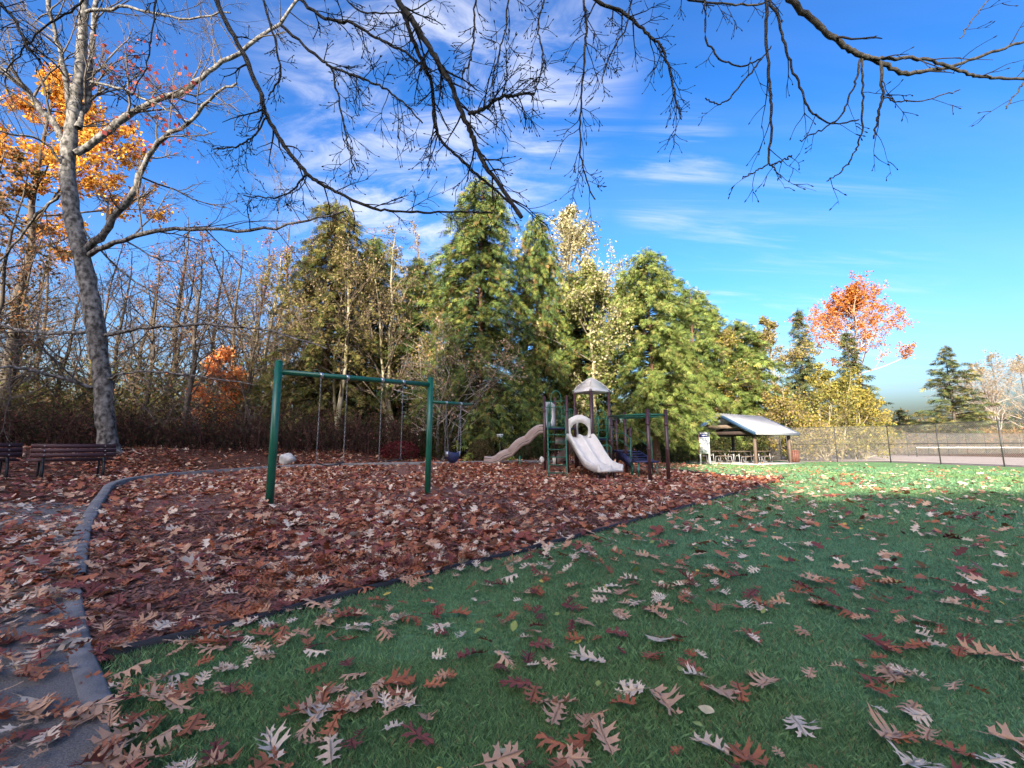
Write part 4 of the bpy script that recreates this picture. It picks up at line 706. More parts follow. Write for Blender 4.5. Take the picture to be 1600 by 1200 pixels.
for s_, q in ((-1, q0), (1, q1)):
    hanger(q, r_, .042); m = MB(); e = cm_+hdir*wv*s_; e[2] = ztop; chain(m, q-np.array([0, 0, .08]), e+nrm_*.07); chain(m, q-np.array([0, 0, .08]), e-nrm_*.07); m.build('chain', M['chain'], r_)
m = MB(); prof = [(.86, 0), (1, -.02), (1.0, -.10), (.9, -.17), (.6, -.23), (.35, -.25)]
for rr, dz in prof: m.v.append(np.array([cm_+hdir*wv*rr*math.cos(a)+nrm_*.13*rr*math.sin(a)+np.array([0, 0, ztop-cm_[2]+dz+.02*math.cos(2*a)]) for a in np.linspace(0, 2*math.pi, 20, endpoint=False)])); m.c.append(np.full((20, 3), .5))
m.n = 20*len(prof); i = np.arange(20); m.f = [np.stack([k*20+i, k*20+(i+1) % 20, (k+1)*20+(i+1) % 20, (k+1)*20+i], 1) for k in range(len(prof)-1)]
sb = m.build('bucket_seat', M['navy'], r_, smooth=True)
for s_ in (-1, 1):
    c = cm_+hdir*wv*.98*s_; c[2] = ztop-.05; MB().box(c, (.03, .10, .12), rz=math.atan2(hdir[1], hdir[0])).build('side_bracket', M['steel'], sb)

# ------------------------------------------------------------------ play structure
ps_loc = np.array([2.7, 16.6, Hs(2.7, 16.6)]); PS = empty('play_structure', tuple(ps_loc)); tag(PS, 'green and maroon playground structure with tan slides and roofed tower', 'play structure')
gz_ = lambda x, y: Hs(x, y)
def at(u, d, z): return np.array([(u-800)/F_PX*(d*cp+(z-CAM_H)*sp), d, z])
def zof(v, d): return P(800, v, d)[2]
def post(u, d, vtop, name='post', m='maroon', r=.05, cap=True):
    z1 = zof(vtop, d); a = at(u, d, gz_(at(u, d, 0)[0], d)-.2); b = np.array([a[0], d, z1]); o = MB().tube([a, b], r, 14).build(name, M[m], PS, smooth=True)
    if cap: MB().tube([b, b+np.array([0, 0, .02]), b+np.array([0, 0, .035])], [r*1.08, r*.9, r*.3], 14).build('cap', M[m], o, smooth=True)
    for zc in (.45, .8):
        zq = a[2]+.2+(z1-a[2]-.2)*zc; MB().tube([[a[0], d, zq-.03], [a[0], d, zq+.03]], r*1.18, 14).build('collar', M[m], o, smooth=True)
    return np.array([a[0], d])
def rod(pts, r=.016, m='green', name='rail', par=None, sides=8):
    pts = np.asarray(pts, float)
    if len(pts) > 2:
        s = np.linspace(0, len(pts)-1, len(pts)*4); pts = np.stack([np.interp(s, np.arange(len(pts)), pts[:, j]) for j in range(3)], 1); pts[1:-1] = pts[1:-1]*.5+(pts[:-2]+pts[2:])*.25
    return MB().tube(pts, r, sides).build(name, M[m], par or PS, smooth=True)
def deck(corners, z, th=.06, m='navy', name='deck'):
    c = np.array(corners); ctr = c.mean(0); n = len(c); ang = np.argsort(np.arctan2(c[:, 1]-ctr[1], c[:, 0]-ctr[0])); c = c[ang]
    v = np.concatenate([np.concatenate([c, np.full((n, 1), z)], 1), np.concatenate([c, np.full((n, 1), z-th)], 1)]); mb = MB(); mb.add(v, [list(range(n))]); mb.f.append(np.array([list(range(2*n-1, n-1, -1))]))
    mb.f.append(np.array([[i, i+n, (i+1) % n+n, (i+1) % n] for i in range(n)])); return mb.build(name, M[m], PS)
z3 = lambda q, z: np.array([q[0], q[1], z])
# ladder tower
A1 = post(851.5, 16.7, 620); A2 = post(887.5, 16.3, 619); A3 = post(868.5, 17.75, 622); A4 = post(903, 17.35, 640)
dkA = zof(668, 16.6); deck([A1, A2, A3, A4], dkA)
for v_ in (627, 636):
    zr = zof(v_, 16.5); rod([z3(A1, zr), z3(A2, zr)], .014)
for v_ in (640, 650): rod([z3(A3, zof(v_, 17.5)), z3(A4, zof(v_, 17.5))], .014)
for t_ in np.linspace(.15, .85, 5): q = A3*(1-t_)+A4*t_; rod([z3(q, dkA), z3(q, zof(640, 17.5))], .010)
for t_ in np.linspace(.2, .85, 4): q = A2*(1-t_)+A4*t_; rod([z3(q, dkA), z3(q, zof(640, 17))], .010)
rod([z3(A2, zof(640, 17)), z3(A4, zof(640, 17))], .014)
hp = lambda u, v_, d=16.4: P(u, v_, d)
rod([hp(860, 668), hp(860, 630), hp(861, 618), hp(864, 612), hp(869, 610.5), hp(873, 612), hp(876, 618), hp(877, 630), hp(877, 668)], .017, name='hoop_rail')
rod([hp(857, 660), hp(858, 630)], .012); rod([hp(883, 660), hp(882, 630)], .012)
ldr = empty('ladder', (0, 0, 0)); ldr.parent = PS
lfoot = [np.array([*at(857.5, 15.25, 0)[:2], -.1]), np.array([*at(886.5, 15.1, 0)[:2], -.1])]; ltop = [hp(855.5, 650, 16.35), hp(883, 650, 16.2)]
for f_, t_ in zip(lfoot, ltop): rod([f_, f_*.12+t_*.88, t_], .024, name='stringer', par=ldr)
for k in range(7):
    t_ = .12+k*.115; a, b = [f_*(1-t_)+t2*t_ for f_, t2 in zip(lfoot, ltop)]; mb = MB(); mb.bar(a, b, .10, .03); mb.build('rung', M['green'], ldr)
# entrance panel of the wavy slide, with an oval hole
def holed_panel(a, b, z0, z1, hole, m='plastic', th=.05, crown=.0, name='panel', sides=32):
    """upright plate from a to b with an arched top and a rounded hole (centre fraction, half sizes)"""
    a, b = np.array(a), np.array(b); w = np.linalg.norm(b-a); e = (b-a)/w; n_ = np.array([-e[1], e[0]]); cx, cz, rx, rz_, flat = hole; mb = MB(); outer_, inner_ = [], []
    for k in range(sides):
        q = 2*math.pi*k/sides; c_, s_ = math.cos(q), math.sin(q); sq = 1/max(abs(c_), abs(s_)); ox_ = c_*sq*w/2; oz_ = s_*sq; zt = (z0+z1)/2+oz_*(z1-z0)/2
        if oz_ > .95: zt += crown*math.cos(ox_/w*math.pi)**1.0
        outer_.append((w/2+ox_, zt)); iz = cz+s_*rz_ if s_ > 0 or not flat else cz-min(-s_*1.6, 1)*flat
        inner_.append((cx*w+c_*rx*(1 if s_ > 0 or not flat else 1), iz))
    for dy in (-th/2, th/2):
        for ring in (outer_, inner_): mb.v.append(np.array([[*(a+e*x+n_*dy), z] for x, z in ring])); mb.c.append(np.full((sides, 3), .5))
    mb.n = 4*sides; i = np.arange(sides); j = (i+1) % sides; S = sides
    mb.f = [np.stack([i, j, S+j, S+i], 1), np.stack([2*S+i, 3*S+i, 3*S+j, 2*S+j], 1), np.stack([i, 2*S+i, 2*S+j, j], 1), np.stack([S+i, S+j, 3*S+j, 3*S+i], 1)]
    return mb.build(name, M[m], PS)
holed_panel(A1, A3, dkA+.02, zof(631, 17), (.5, dkA+.52, .26, .34, 0), crown=.10, name='slide_panel')
# roofed tower
C0 = at(926, 17.0, 1.)[:2]; rr_ = .64; Fp, Rp, Bp, Lp = [C0+rr_*np.array(v) for v in ((-.2, -.98), (.98, -.2), (.2, .98), (-.98, .2))]
zroof = zof(613, 17); zpk = zof(591, 17)
for q in (Fp, Rp, Bp, Lp):
    a = np.array([*q, gz_(*q)-.2]); b = np.array([*q, zroof+.05]); o = MB().tube([a, b], .05, 14).build('post', M['maroon'], PS, smooth=True)
    MB().tube([[*q, dkA-.55], [*q, dkA-.45]], .06, 14).build('collar', M['maroon'], o, smooth=True)
dkB = zof(685, 16.6); deck([Fp, Rp, Bp, Lp], dkB); deck([A2, Fp, Lp, A4], dkB)
# pyramid roof with a curved flare and shingle steps
mb = MB(); lev = [(0, 1.0), (.06, 1.0), (.10, .97), (.34, .80), (.36, .82), (.58, .58), (.60, .60), (.82, .30), (.84, .31), (.97, .07), (1, .02)]; k = 0
for t_, s_ in lev:
    ring = []
    for c_, d_ in zip((Fp, Rp, Bp, Lp), (Rp, Bp, Lp, Fp)):
        for w_ in (0, .5): q = (c_*(1-w_)+d_*w_-C0)*1.10*s_+C0; ring.append([q[0], q[1], zroof-.02+t_*(zpk-zroof+.02)])
    mb.v.append(np.array(ring)); mb.c.append(np.full((8, 3), .5))
mb.n = 8*len(lev); i = np.arange(8); mb.f = [np.stack([k*8+i, k*8+(i+1) % 8, (k+1)*8+(i+1) % 8, (k+1)*8+i], 1) for k in range(len(lev)-1)]+[np.arange(8)[None, ::-1]]; rf = mb.build('roof', M['plastic'], PS)
for c_ in (Fp, Rp, Bp, Lp):
    pts = []
    for t_, s_ in lev[1:]: q = (c_-C0)*1.10*s_+C0; pts.append([q[0], q[1], zroof+t_*(zpk-zroof)+.008])
    MB().tube(pts, .018, 6).build('hip_ridge', M['plastic'], rf, smooth=True)
# arched tan panels
holed_panel(A2+np.array([.05, -.03]), Fp+np.array([-.05, -.03]), dkB+.02, zof(655, 16.3), (.5, dkB+.26, .33, .30, .22), crown=.16, name='arch_panel')
holed_panel(A4*.6+Lp*.4, Lp*.2+Bp*.8, dkB+.02, zof(660, 17.6), (.5, dkB+.42, .25, .34, .3), crown=.08, name='arch_panel')
# slides
def slide(path, side, prof, name, m, n=36, par=None):
    c = np.array(path, float); s = np.linspace(0, len(c)-1, n); q = np.stack([np.interp(s, np.arange(len(c)), c[:, j]) for j in range(3)], 1)
    for _ in range(3): q[1:-1] = q[1:-1]*.5+(q[:-2]+q[2:])*.25
    t_ = np.gradient(q, axis=0); t_ /= np.linalg.norm(t_, axis=1, keepdims=True); sd_ = np.broadcast_to(np.asarray(side, float), q.shape); sd_ = sd_/np.linalg.norm(sd_, axis=1, keepdims=True); up = np.cross(sd_, t_); up *= np.sign(up[:, 2:3]); k = len(prof)
    v = np.stack([q+sd_*a+up*b for a, b in prof], 1); i = np.arange(n-1)[:, None]*k; j = np.arange(k)[None]; j2 = (j+1) % k; mb = MB().add(v.reshape(-1, 3), np.stack([i+j, i+j2, i+j2+k, i+j+k], -1).reshape(-1, 4))
    mb.f.append(np.array([list(range(k))[::-1]])); mb.f.append(np.array([[(n-1)*k+x for x in range(k)]])); return mb.build(name, M[m], par or PS, smooth=True)
W_ = .47; dprof = [(-W_-.03, -.06), (-W_-.04, .14), (-W_, .19), (-W_+.06, .17), (-W_+.09, .03), (-.09, .02), (-.05, .13), (0, .16), (.05, .13), (.09, .02), (W_-.09, .03), (W_-.06, .17), (W_, .19), (W_+.04, .14), (W_+.03, -.06)]
s0 = (A2+Fp)/2; e = unit([*(Fp-A2), 0]); run = np.array([.40, -.92, 0])
pt = lambda x, z: np.array([s0[0], s0[1], 0])+run*x+np.array([0, 0, z])
sidev = np.array([.92, .40, 0])
slide([pt(-.05, dkB), pt(.12, dkB-.02), pt(.35, dkB-.22), pt(.75, dkB-.62), pt(1.1, dkB-.92), pt(1.35, .36), pt(1.6, .30), pt(1.82, .29)], [e*(1-w_)+sidev*w_ for w_ in np.linspace(0, 1, 36)], dprof, 'double_slide', 'plastic')
for o_ in (-.3, .3): q = pt(1.55, 0)+sidev*o_; rod([q+[0, 0, -.2], q+[0, 0, .26]], .025, 'maroon', 'slide_foot')
ww = .26; wprof = [(-ww, -.05), (-ww-.03, .03), (-ww-.01, .06), (-ww-.03, .10), (-ww-.03, .2), (-ww, .23), (-ww+.04, .2), (-ww+.06, .03), (ww-.06, .03), (ww-.04, .2), (ww, .23), (ww+.03, .2), (ww+.03, .10), (ww+.01, .06), (ww+.03, .03), (ww, -.05)]
wp = [P(*c) for c in [(852, 676, 17.15), (843, 675, 17.2), (834, 682, 17.3), (827, 691, 17.4), (815, 695, 17.5), (806, 704, 17.6), (800, 711, 17.7), (787, 715, 17.8), (779, 722, 17.9), (769, 725, 18), (757, 724, 18.1)]]
wprof = [(a*.8, b*1.3) for a, b in wprof]
ws = slide(wp, (0.05, 1, 0), wprof, 'wavy_slide', 'plastic_d', 60)
for dz in (.02, .17):                                   # recessed seams along the side wall
    pts = np.array(wp)+np.array([0, -.236, dz+.05]); rod(pts, .014, 'groove', 'seam', ws, 6)
q = P(812, 712, 17.5); rod([[q[0], q[1], gz_(q[0], q[1])-.2], [q[0], q[1], q[2]]], .035, 'green', 'slide_post')
q = P(768, 729, 17.95); MB().tube([[q[0], q[1], gz_(q[0], q[1])-.05], [q[0], q[1], q[2]+.06]], [.10, .17], 12).build('slide_foot', M['plastic_d'], PS, smooth=True)
wp2 = [P(*c) for c in [(902, 694, 17.6), (896, 699, 17.8), (890, 707, 18.0), (883, 715, 18.2), (875, 721, 18.4), (866, 723, 18.6)]]
ws2 = slide(wp2, (.3, 1, 0), wprof, 'curved_slide', 'plastic_d', 30); rod(np.array(wp2)+np.array([0, -.236, .10]), .014, 'groove', 'seam', ws2, 6)
# pipe climber on the right face of the tower
cz0 = zof(712, 16.2)
for u in (935, 948): rod([P(u, 650, 16.3), P(u, 690, 16.3), P(u+1, 715, 16.15), np.array([*P(u+2, 715, 16.0)[:2], -.1])], .02, name='climber_rail')
rod([P(931.5, 662, 16.3), P(931.5, 648, 16.3), P(934, 642, 16.3), P(938.5, 640, 16.3), P(943, 642, 16.3), P(945.5, 648, 16.3), P(945.5, 662, 16.3)], .016, name='hoop_rail')
for v_ in (654, 663): rod([P(928, v_, 16.35), P(951, v_, 16.6)], .014)
for v_ in (672, 684, 697, 706): rod([P(935, v_, 16.25), P(948.5, v_, 16.25)], .016, name='climber_rung')
for u in (930, 951): rod([P(u, 655, 16.4), P(u, 688, 16.4)], .012)
rod([P(938, 697, 15.9), P(950, 695, 15.9), P(955, 699, 15.9), np.array([*P(955, 716, 15.9)[:2], 0])], .022, name='step_rail')
# low deck, stair and transfer platform
D1 = post(957.5, 17.35, 647); D2 = post(979.5, 16.6, 645); D3 = post(965, 18.2, 653); D4 = post(987, 17.6, 668)
dkC = zof(703, 17); deck([D1, D2, D3, D4], dkC, .09); deck([Rp, D1, Bp], dkC+.0, .09)
T0 = at(1003, 15.9, .35)[:2]; tz = zof(719.5, 15.9); e1 = unit(np.array([*(D2-D1), 0]))[:2]; n1 = np.array([-e1[1], e1[0]])
sr = T0-(D2+D4)/2; srn = sr/np.linalg.norm(sr); sw = np.array([-srn[1], srn[0]])
deck([T0-srn*.1-sw*.38, T0-srn*.1+sw*.38, T0+srn*.55+sw*.38, T0+srn*.55-sw*.38], tz, .06)
for a in (-.05, .5):
    for b_ in (-.33, .33): q = T0+srn*a+sw*b_; rod([[*q, -.2], [*q, tz-.03]], .024, name='platform_leg')
st0 = (D2+D4)/2; ns = 4
for k in range(ns):
    t_ = (k+.6)/(ns+.3); q = st0*(1-t_)+T0*t_; z = dkC*(1-t_)+tz*t_; deck([q-srn*.14-sw*.36, q-srn*.14+sw*.36, q+srn*.14+sw*.36, q+srn*.14-sw*.36], z, .035, name='stair_tread')
for s_ in (-1, 1):
    a, b_ = st0+sw*.39*s_, T0+sw*.39*s_; mb = MB(); mb.bar(np.array([*a, dkC-.16]), np.array([*b_, tz-.10]), .03, .30); mb.build('stair_stringer', M['navy'], PS)
    for up_ in (.42, .78): rod([np.array([*a, dkC+up_]), np.array([*b_, tz+up_])], .016, name='handrail')
    rod([np.array([*b_, -.1]), np.array([*b_, tz+.78])], .018, name='handrail_post')
for v_ in (676, 688): rod([z3(D1, zof(v_, 17.3)), z3(D2, zof(v_+2, 16.6))], .014)
rod([z3(D1, zof(655, 17.3)), z3(D3, zof(656, 18.2))], .014)
# overhead ladder
E1 = post(1016.5, 13.55, 640.5, r=.055); E2 = post(1045.5, 13.7, 641.5, r=.055)
h0 = zof(651, 17); o1 = rod([z3(Rp, h0), np.array([*E1, zof(647.5, 13.55)])], .036, name='overhead_beam', sides=12); o2 = rod([z3(D2, zof(652, 16.6)), np.array([*E2, zof(648.5, 13.7)])], .03, name='overhead_beam', sides=12)
rod([np.array([*E1, zof(647.5, 13.55)]), np.array([*E2, zof(648.5, 13.7)])], .03, name='end_bar')
for t_ in np.linspace(.12, .9, 8):
    a = z3(Rp, h0)*(1-t_)+np.array([*E1, zof(647.5, 13.55)])*t_; b_ = z3(D2, zof(652, 16.6))*(1-t_)+np.array([*E2, zof(648.5, 13.7)])*t_; rod([a-[0, 0, .06], b_-[0, 0, .06]], .015, name='overhead_rung')
# talk tubes on two posts
for q, v_, dx in ((A1, 718, -.12), (D2, 718, .10)):
    c = np.array([q[0]+dx, q[1]-.06, zof(v_, q[1])]); MB().tube([c+[-.05, .05, 0], c+[0, 0, 0], c+[.02, -.05, 0]], [.04, .07, .09], 14).ball(c+np.array([.0, -.05, 0]), (.075, .03, .12), 12, 6).build('talk_tube', M['plastic'], PS, smooth=True)
MB().box(P(876, 689, 17.3), (.42, .05, .26), rz=.2).build('activity_panel', M['plastic_d'], PS); MB().box(P(866, 720, 17.6), (.12, .1, .3)).build('activity_panel', M['plastic'], PS)

# ------------------------------------------------------------------ benches
def bench(name, label):
    r_ = empty(name); tag(r_, label, 'bench', 'slatted benches at the edge of the wood')     # local: x along, +y the way it faces
    for k in range(3): o = MB().box((0, -.03-.035*k, .80-.115*k), (1.62, .045, .105)).build('back_slat', M['slat'], r_); [MB().tube([(x, -.065-.035*k, .80-.115*k), (x, -.05-.035*k, .80-.115*k)], .014, 8).build('bolt', M['steel'], o) for x in (-.58, .58)]
    for k in range(3): MB().box((0, .06+.13*k, .435+.012*k), (1.62, .115, .045)).build('seat_slat', M['slat'], r_)
    for x in (-.58, .58):
        o = MB().tube([(x, -.16, -.1), (x, -.13, .2), (x, -.08, .40), (x, -.045, .60), (x, .0, .84)], [.035, .033, .032, .028, .022], 8).build('leg', M['benchmetal'], r_, smooth=True)
        MB().tube([(x, -.12, .40), (x, .10, .405), (x, .40, .43)], .028, 8).build('seat_bracket', M['benchmetal'], o, smooth=True); MB().tube([(x, .36, -.1), (x, .36, .2), (x, .37, .41)], .026, 8).build('leg', M['benchmetal'], r_, smooth=True)
        MB().ball((x, .43, .43), (.03, .03, .03), 8, 5).build('bracket_cap', M['steel'], o, smooth=True)
    return r_
b1, b2 = P(75, 748, 11.5), P(147, 740, 12.2)
be = bench('park_bench', 'maroon slatted bench seen from behind, in front of the grey tree'); c = (b1+b2)/2; az = math.atan2(b2[1]-b1[1], b2[0]-b1[0]); be.rotation_euler[2] = az; be.location = (c[0], c[1], Hs(c[0], c[1]))
b3 = P(-52, 752, 10.6); bd = copy_tree(be); bd['label'] = 'maroon slatted bench cut off by the left edge'; bd.location = (b3[0], b3[1], Hs(b3[0], b3[1])); bd.rotation_euler[2] = az+.12

# ------------------------------------------------------------------ picnic shelter, tables, sign, bin
SL = empty('picnic_shelter', (14, 29, 0)); tag(SL, 'open picnic shelter with blue-grey metal gable roof', 'shelter')
e_ = np.array([.85, .53, 0]); e_ /= np.linalg.norm(e_); n_ = np.array([e_[1], -e_[0], 0]); A_ = P(1122, 646, 29); LNG, HW = 5.1, 2.35; zr, ze = A_[2], zof(675, 27.2)
ridge0 = np.array([A_[0], A_[1], zr]); ridge1 = ridge0+e_*LNG
for s_ in (1, -1):
    a, b_, c_, d_ = ridge0, ridge1, ridge1+n_*HW*s_+[0, 0, ze-zr], ridge0+n_*HW*s_+[0, 0, ze-zr]; dn = np.array([0, 0, -.07]); mb = MB(); v = np.array([a, b_, c_, d_, a+dn, b_+dn, c_+dn, d_+dn]); mb.add(v, [(0, 1, 2, 3), (7, 6, 5, 4), (0, 4, 5, 1), (1, 5, 6, 2), (2, 6, 7, 3), (3, 7, 4, 0)]); rfo = mb.build('roof_slope', M['roofm'], SL)
    for k in range(1, 17): p0 = a+(b_-a)*k/17; p1 = d_+(c_-d_)*k/17; MB().bar(p0+[0, 0, .012], p1+[0, 0, .012], .03, .028).build('seam', M['roofm'], rfo)
    for q0_, q1_ in ((a, d_), (b_, c_)): off_ = e_*(-.03 if q0_ is a else .03); MB().bar(q0_+off_-[0, 0, .09], q1_+off_-[0, 0, .09], .045, .2).build('fascia', M['fascia'], SL)
    MB().bar(d_-[0, 0, .10]+n_*.03*s_, c_-[0, 0, .10]+n_*.03*s_, .04, .12).build('gutter', M['galv'], SL)
    MB().bar(d_+n_*-.35*s_+e_*.3-[0, 0, .12], c_+n_*-.35*s_-e_*.3-[0, 0, .05], .12, .18).build('beam', M['beam'], SL)
    for k in (.55, LNG-.55):
        q = ridge0+e_*k+n_*(HW-.4)*s_; MB().box((q[0], q[1], (ze-.15)/2-.1), (.15, .15, ze+.1), rz=math.atan2(e_[1], e_[0])).build('post', M['post'], SL)
for k in (.35, LNG*.5, LNG-.35):
    q = ridge0+e_*k; MB().bar(q+n_*(HW-.45)+[0, 0, ze-zr-.02], q-n_*(HW-.45)+[0, 0, ze-zr-.02], .12, .2).build('tie_beam', M['beam'], SL)
    for s_ in (1, -1): MB().bar(q-[0, 0, .19], q+n_*(HW-.2)*s_+[0, 0, ze-zr-.08], .1, .14).build('rafter', M['beam'], SL)
    MB().bar(q+n_*(HW*.42)+[0, 0, (ze-zr)*.68], q-n_*(HW*.42)+[0, 0, (ze-zr)*.68], .05, .22).build('gable_board', M['soffit'], SL)
ctr = ridge0+e_*LNG/2
sl = MB().box((ctr[0], ctr[1], -.02), (LNG+.6, 2*HW+.2, .10), rz=math.atan2(e_[1], e_[0])).build('concrete_slab', M['slab']); tag(sl, kind='structure')
def picnic_table(label):
    r_ = empty('picnic_table'); tag(r_, label, 'picnic table', 'picnic tables under the shelter')
    for k in range(5): MB().box((0, -.3+.15*k, .74), (1.9, .14, .04)).build('top_board', M['tabletop'], r_)
    for s_ in (-1, 1):
        for k in range(2): MB().box((0, s_*(.62+.13*k), .44), (1.9, .12, .04)).build('seat_board', M['tabletop'], r_)
        MB().tube([(s_*.65, -.75, .41), (s_*.65, -.35, .41), (s_*.65, -.3, .06), (s_*.65, .3, .06), (s_*.65, .35, .41), (s_*.65, .75, .41)], .026, 7).build('leg_frame', M['galv'], r_, smooth=False)
        MB().tube([(s_*.65, -.2, .06), (s_*.65, -.15, .72)], .024, 7).tube([(s_*.65, .2, .06), (s_*.65, .15, .72)], .024, 7).tube([(s_*.65, 0, .45), (s_*.15, 0, .70)], .02, 7).build('upright', M['galv'], r_)
    return r_
tb = picnic_table('picnic table nearest the blue-topped sign board'); az_ = math.atan2(e_[1], e_[0]); q = ridge0+e_*.9+n_*.9; tb.location = (q[0], q[1], .03); tb.rotation_euler[2] = az_
for k, (a, b_, lb) in enumerate([(3.1, .9, 'picnic table between the two right shelter posts'), (1.1, -1.0, 'picnic table at the shaded back left of the shelter'), (3.3, -1.0, 'picnic table at the shaded back right of the shelter')]):
    c_ = copy_tree(tb); q = ridge0+e_*a+n_*b_; c_.location = (q[0], q[1], .03); c_['label'] = lb
q = at(1101, 27.2, 1); SB = empty('notice_board', (q[0], q[1], 0)); tag(SB, 'white rules board with blue header on two white posts', 'sign'); sx_ = np.array([.97, -.22, 0]); ra = math.atan2(sx_[1], sx_[0]); za, zb_ = zof(709, 27.2), zof(675, 27.2); hw_ = .29; nb_ = np.array([sx_[1], -sx_[0], 0])
if nb_[1] > 0: nb_ = -nb_
c0 = np.array([q[0], q[1], 0])
MB().box(c0+[0, 0, (za+zb_)/2], (hw_*2, .04, zb_-za), rz=ra).build('panel', M['white'], SB)
hd = MB().box(c0+nb_*.024+[0, 0, zb_-.16], (hw_*2-.02, .012, .28), rz=ra).build('header', M['blue'], SB); MB().box(c0+nb_*.034+[0, 0, zb_-.08], (hw_*1.5, .006, .06), rz=ra).build('header_text', M['white'], hd); MB().box(c0+nb_*.034+[0, 0, zb_-.20], (hw_*1.1, .006, .03), rz=ra).build('header_text', M['white'], hd)
for k in range(9): MB().box(c0+nb_*.024+sx_*rng.uniform(-.03, .0)+[0, 0, zb_-.40-k*.095], (hw_*1.6*rng.uniform(.8, 1), .006, .022), rz=ra).build('text_line', M['ink'], SB)
for s_ in (-1, 1): p_ = c0+sx_*(hw_-.03)*s_; MB().box(p_+[0, 0, .55]-nb_*.05, (.08, .05, 1.3), rz=ra).build('post', M['white'], SB)
MB().box(c0-sx_*(hw_+.03)+[0, 0, (za+zb_)/2-.1], (.04, .07, zb_-za-.2), rz=ra).build('edge_board', M['signwood'], SB)
q = at(1241, 31.2, .4); bn = empty('litter_bin', (q[0], q[1], 0)); tag(bn, 'brown slatted litter bin at the right end of the shelter', 'bin')
MB().tube([[q[0], q[1], .0], [q[0], q[1], .72]], .24, 14).build('liner', M['rubber'], bn)
for k in range(14): a = 2*math.pi*k/14; MB().box((q[0]+.27*math.cos(a), q[1]+.27*math.sin(a), .39), (.035, .10, .74), rz=a).build('slat', M['bin'], bn)
MB().tube([[q[0], q[1], .76], [q[0], q[1], .80], [q[0], q[1], .84]], [.31, .31, .2], 16).build('lid', M['bin'], bn)
q = P(781, 684, 20.2); ss = empty('small_sign', (q[0], q[1], Hs(q[0], q[1]))); tag(ss, 'small white sign on a thin post beside the round shrub', 'sign'); zt = P(781, 682, 20.2)[2]
MB().box((q[0], q[1], zt), (.28, .025, .22)).build('panel', M['white'], ss); [MB().box((q[0], q[1]-.016, zt+.05-.05*k), (.18, .006, .018)).build('text_line', M['ink'], ss) for k in range(3)]; MB().tube([[q[0], q[1]+.03, Hs(q[0], q[1])-.2], [q[0], q[1]+.03, zt+.08]], .022, 8).build('post', M['galv'], ss)
q = P(449, 717, 17.0); r = np.random.default_rng(5); z0 = Hs(q[0], q[1]); mb = MB().ball((0, 0, 0), (1, 1, 1), 12, 8); v = mb.v[0]; v *= 1+.16*np.sin(3*v[:, :1]+1)*np.cos(4*v[:, 1:2])+.12*np.sin(5*v[:, 2:3]+2*v[:, :1]); mb.v[0] = v*np.array([.30, .22, .24])+np.array([q[0], q[1], z0+.13]); tag(mb.build('boulder', M['rock']), 'pale grey boulder in the leaves left of the belt swings', 'rock')

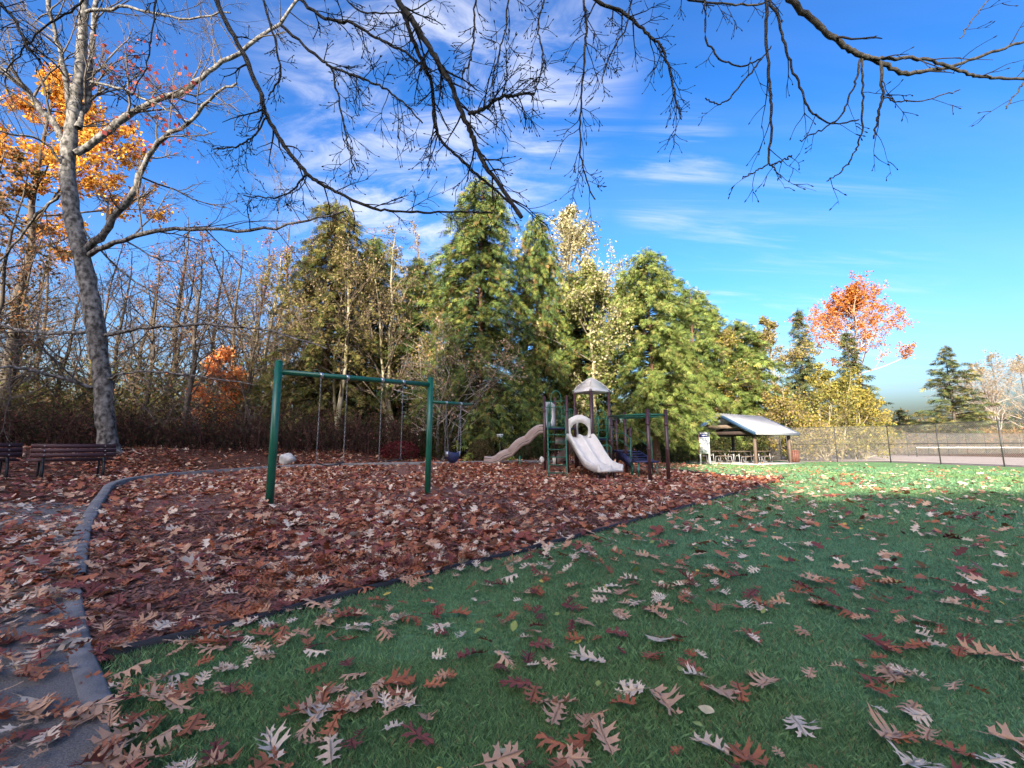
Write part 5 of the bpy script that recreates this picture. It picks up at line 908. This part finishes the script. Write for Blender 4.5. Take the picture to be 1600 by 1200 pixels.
# ------------------------------------------------------------------ tennis court, net and fences
cv = [P(1230, 721.5, 33), G0(1380, 722), G0(1560, 728.5), G0(1700, 733), np.array([60, 22, 0]), np.array([75, 60, 0]), np.array([40, 62, 0]), np.array([24, 46, 0])]
c_ = np.array([[p_[0], p_[1]] for p_ in cv]); mb = MB().add(np.concatenate([c_, np.full((len(c_), 1), .004)], 1), [list(range(len(c_)))]); tag(mb.build('tennis_court', M['court']), kind='structure')
def fence_run(pts, hgt, label, group, sp_=2.6, wires=True):
    pts = [np.array([p_[0], p_[1], Hs(p_[0], p_[1])]) for p_ in pts]; r_ = empty('chain_link_fence', tuple(pts[0])); tag(r_, label, 'fence', group)
    for a, b_ in zip(pts[:-1], pts[1:]):
        ln = np.linalg.norm(b_-a); n = max(int(ln/sp_), 1); t_ = (b_-a)/ln
        for k in range(n+1):
            q = a+(b_-a)*k/n; MB().tube([q-[0, 0, .2], q+[0, 0, hgt]], .032, 8).build('post', M['fence'], r_)
        for z in (.06, hgt*.5, hgt-.03): MB().tube([a+[0, 0, z], b_+[0, 0, z]], .018, 6).build('rail', M['fence'], r_)
        mb = MB(); st = .10; m = int((ln+hgt)/st)
        for k in range(m):
            for sg in (1, -1):
                x0 = k*st-hgt if sg == 1 else k*st; x1 = x0+sg*hgt; za_, zb2 = .05, hgt
                for lim in (0., ln):
                    pass
                lo_, hi_ = 0., 1.
                f0, f1 = x0, x1
                ts = [0., 1.]
                if f1 != f0:
                    ta, tb_ = (0-f0)/(f1-f0), (ln-f0)/(f1-f0); ts = [max(0, min(ta, tb_)), min(1, max(ta, tb_))]
                if ts[1]-ts[0] < .02: continue
                pa = a+t_*(f0+(f1-f0)*ts[0])+[0, 0, za_+(zb2-za_)*ts[0]]; pb = a+t_*(f0+(f1-f0)*ts[1])+[0, 0, za_+(zb2-za_)*ts[1]]; mb.tube([pa, pb], .0055, 3, cap=False)
        mb.build('wire_mesh', M['wire'], r_)['kind'] = 'stuff'
    return r_
fA, fB, fC = P(1232, 721, 34), G0(1392, 722.5), G0(1700, 733.5)
fence_run([fA, fB, fC], 2.5, 'black chain-link fence between the lawn and the tennis court', 'court fences')
fD, fE = np.array([24., 47, 0]), np.array([72., 60, 0]); fence_run([fA+np.array([.4, 1.5, 0]), fD, fE], 2.6, 'far chain-link fence on the far side of the court', 'court fences', 3.2)
nA, nB = G0(1433, 713.8), G0(1433, 713.8)+np.array([11.5, -3.2, 0]); nr = empty('tennis_net', tuple(nA)); tag(nr, 'tennis net with white top band seen through the fence', 'net')
for q in (nA, nB): MB().tube([q-[0, 0, .1], q+[0, 0, 1.08]], .05, 10).build('post', M['fence'], nr)
MB().bar(nA+[0, 0, 1.0], nB+[0, 0, 1.0], .03, .10).build('top_band', M['line'], nr); mb = MB(); t_ = (nB-nA)
for k in range(110): mb.tube([nA+t_*k/110+[0, 0, .05], nA+t_*k/110+[0, 0, .97]], .004, 3, cap=False)
for k in range(9): mb.tube([nA+[0, 0, .06+k*.11], nB+[0, 0, .06+k*.11]], .004, 3, cap=False)
mb.build('mesh', M['net'], nr)['kind'] = 'stuff'
MB().bar(nA+t_*.04+[2, -3.5, .006], nB+[-2, -3.5, .006], .08, .004)
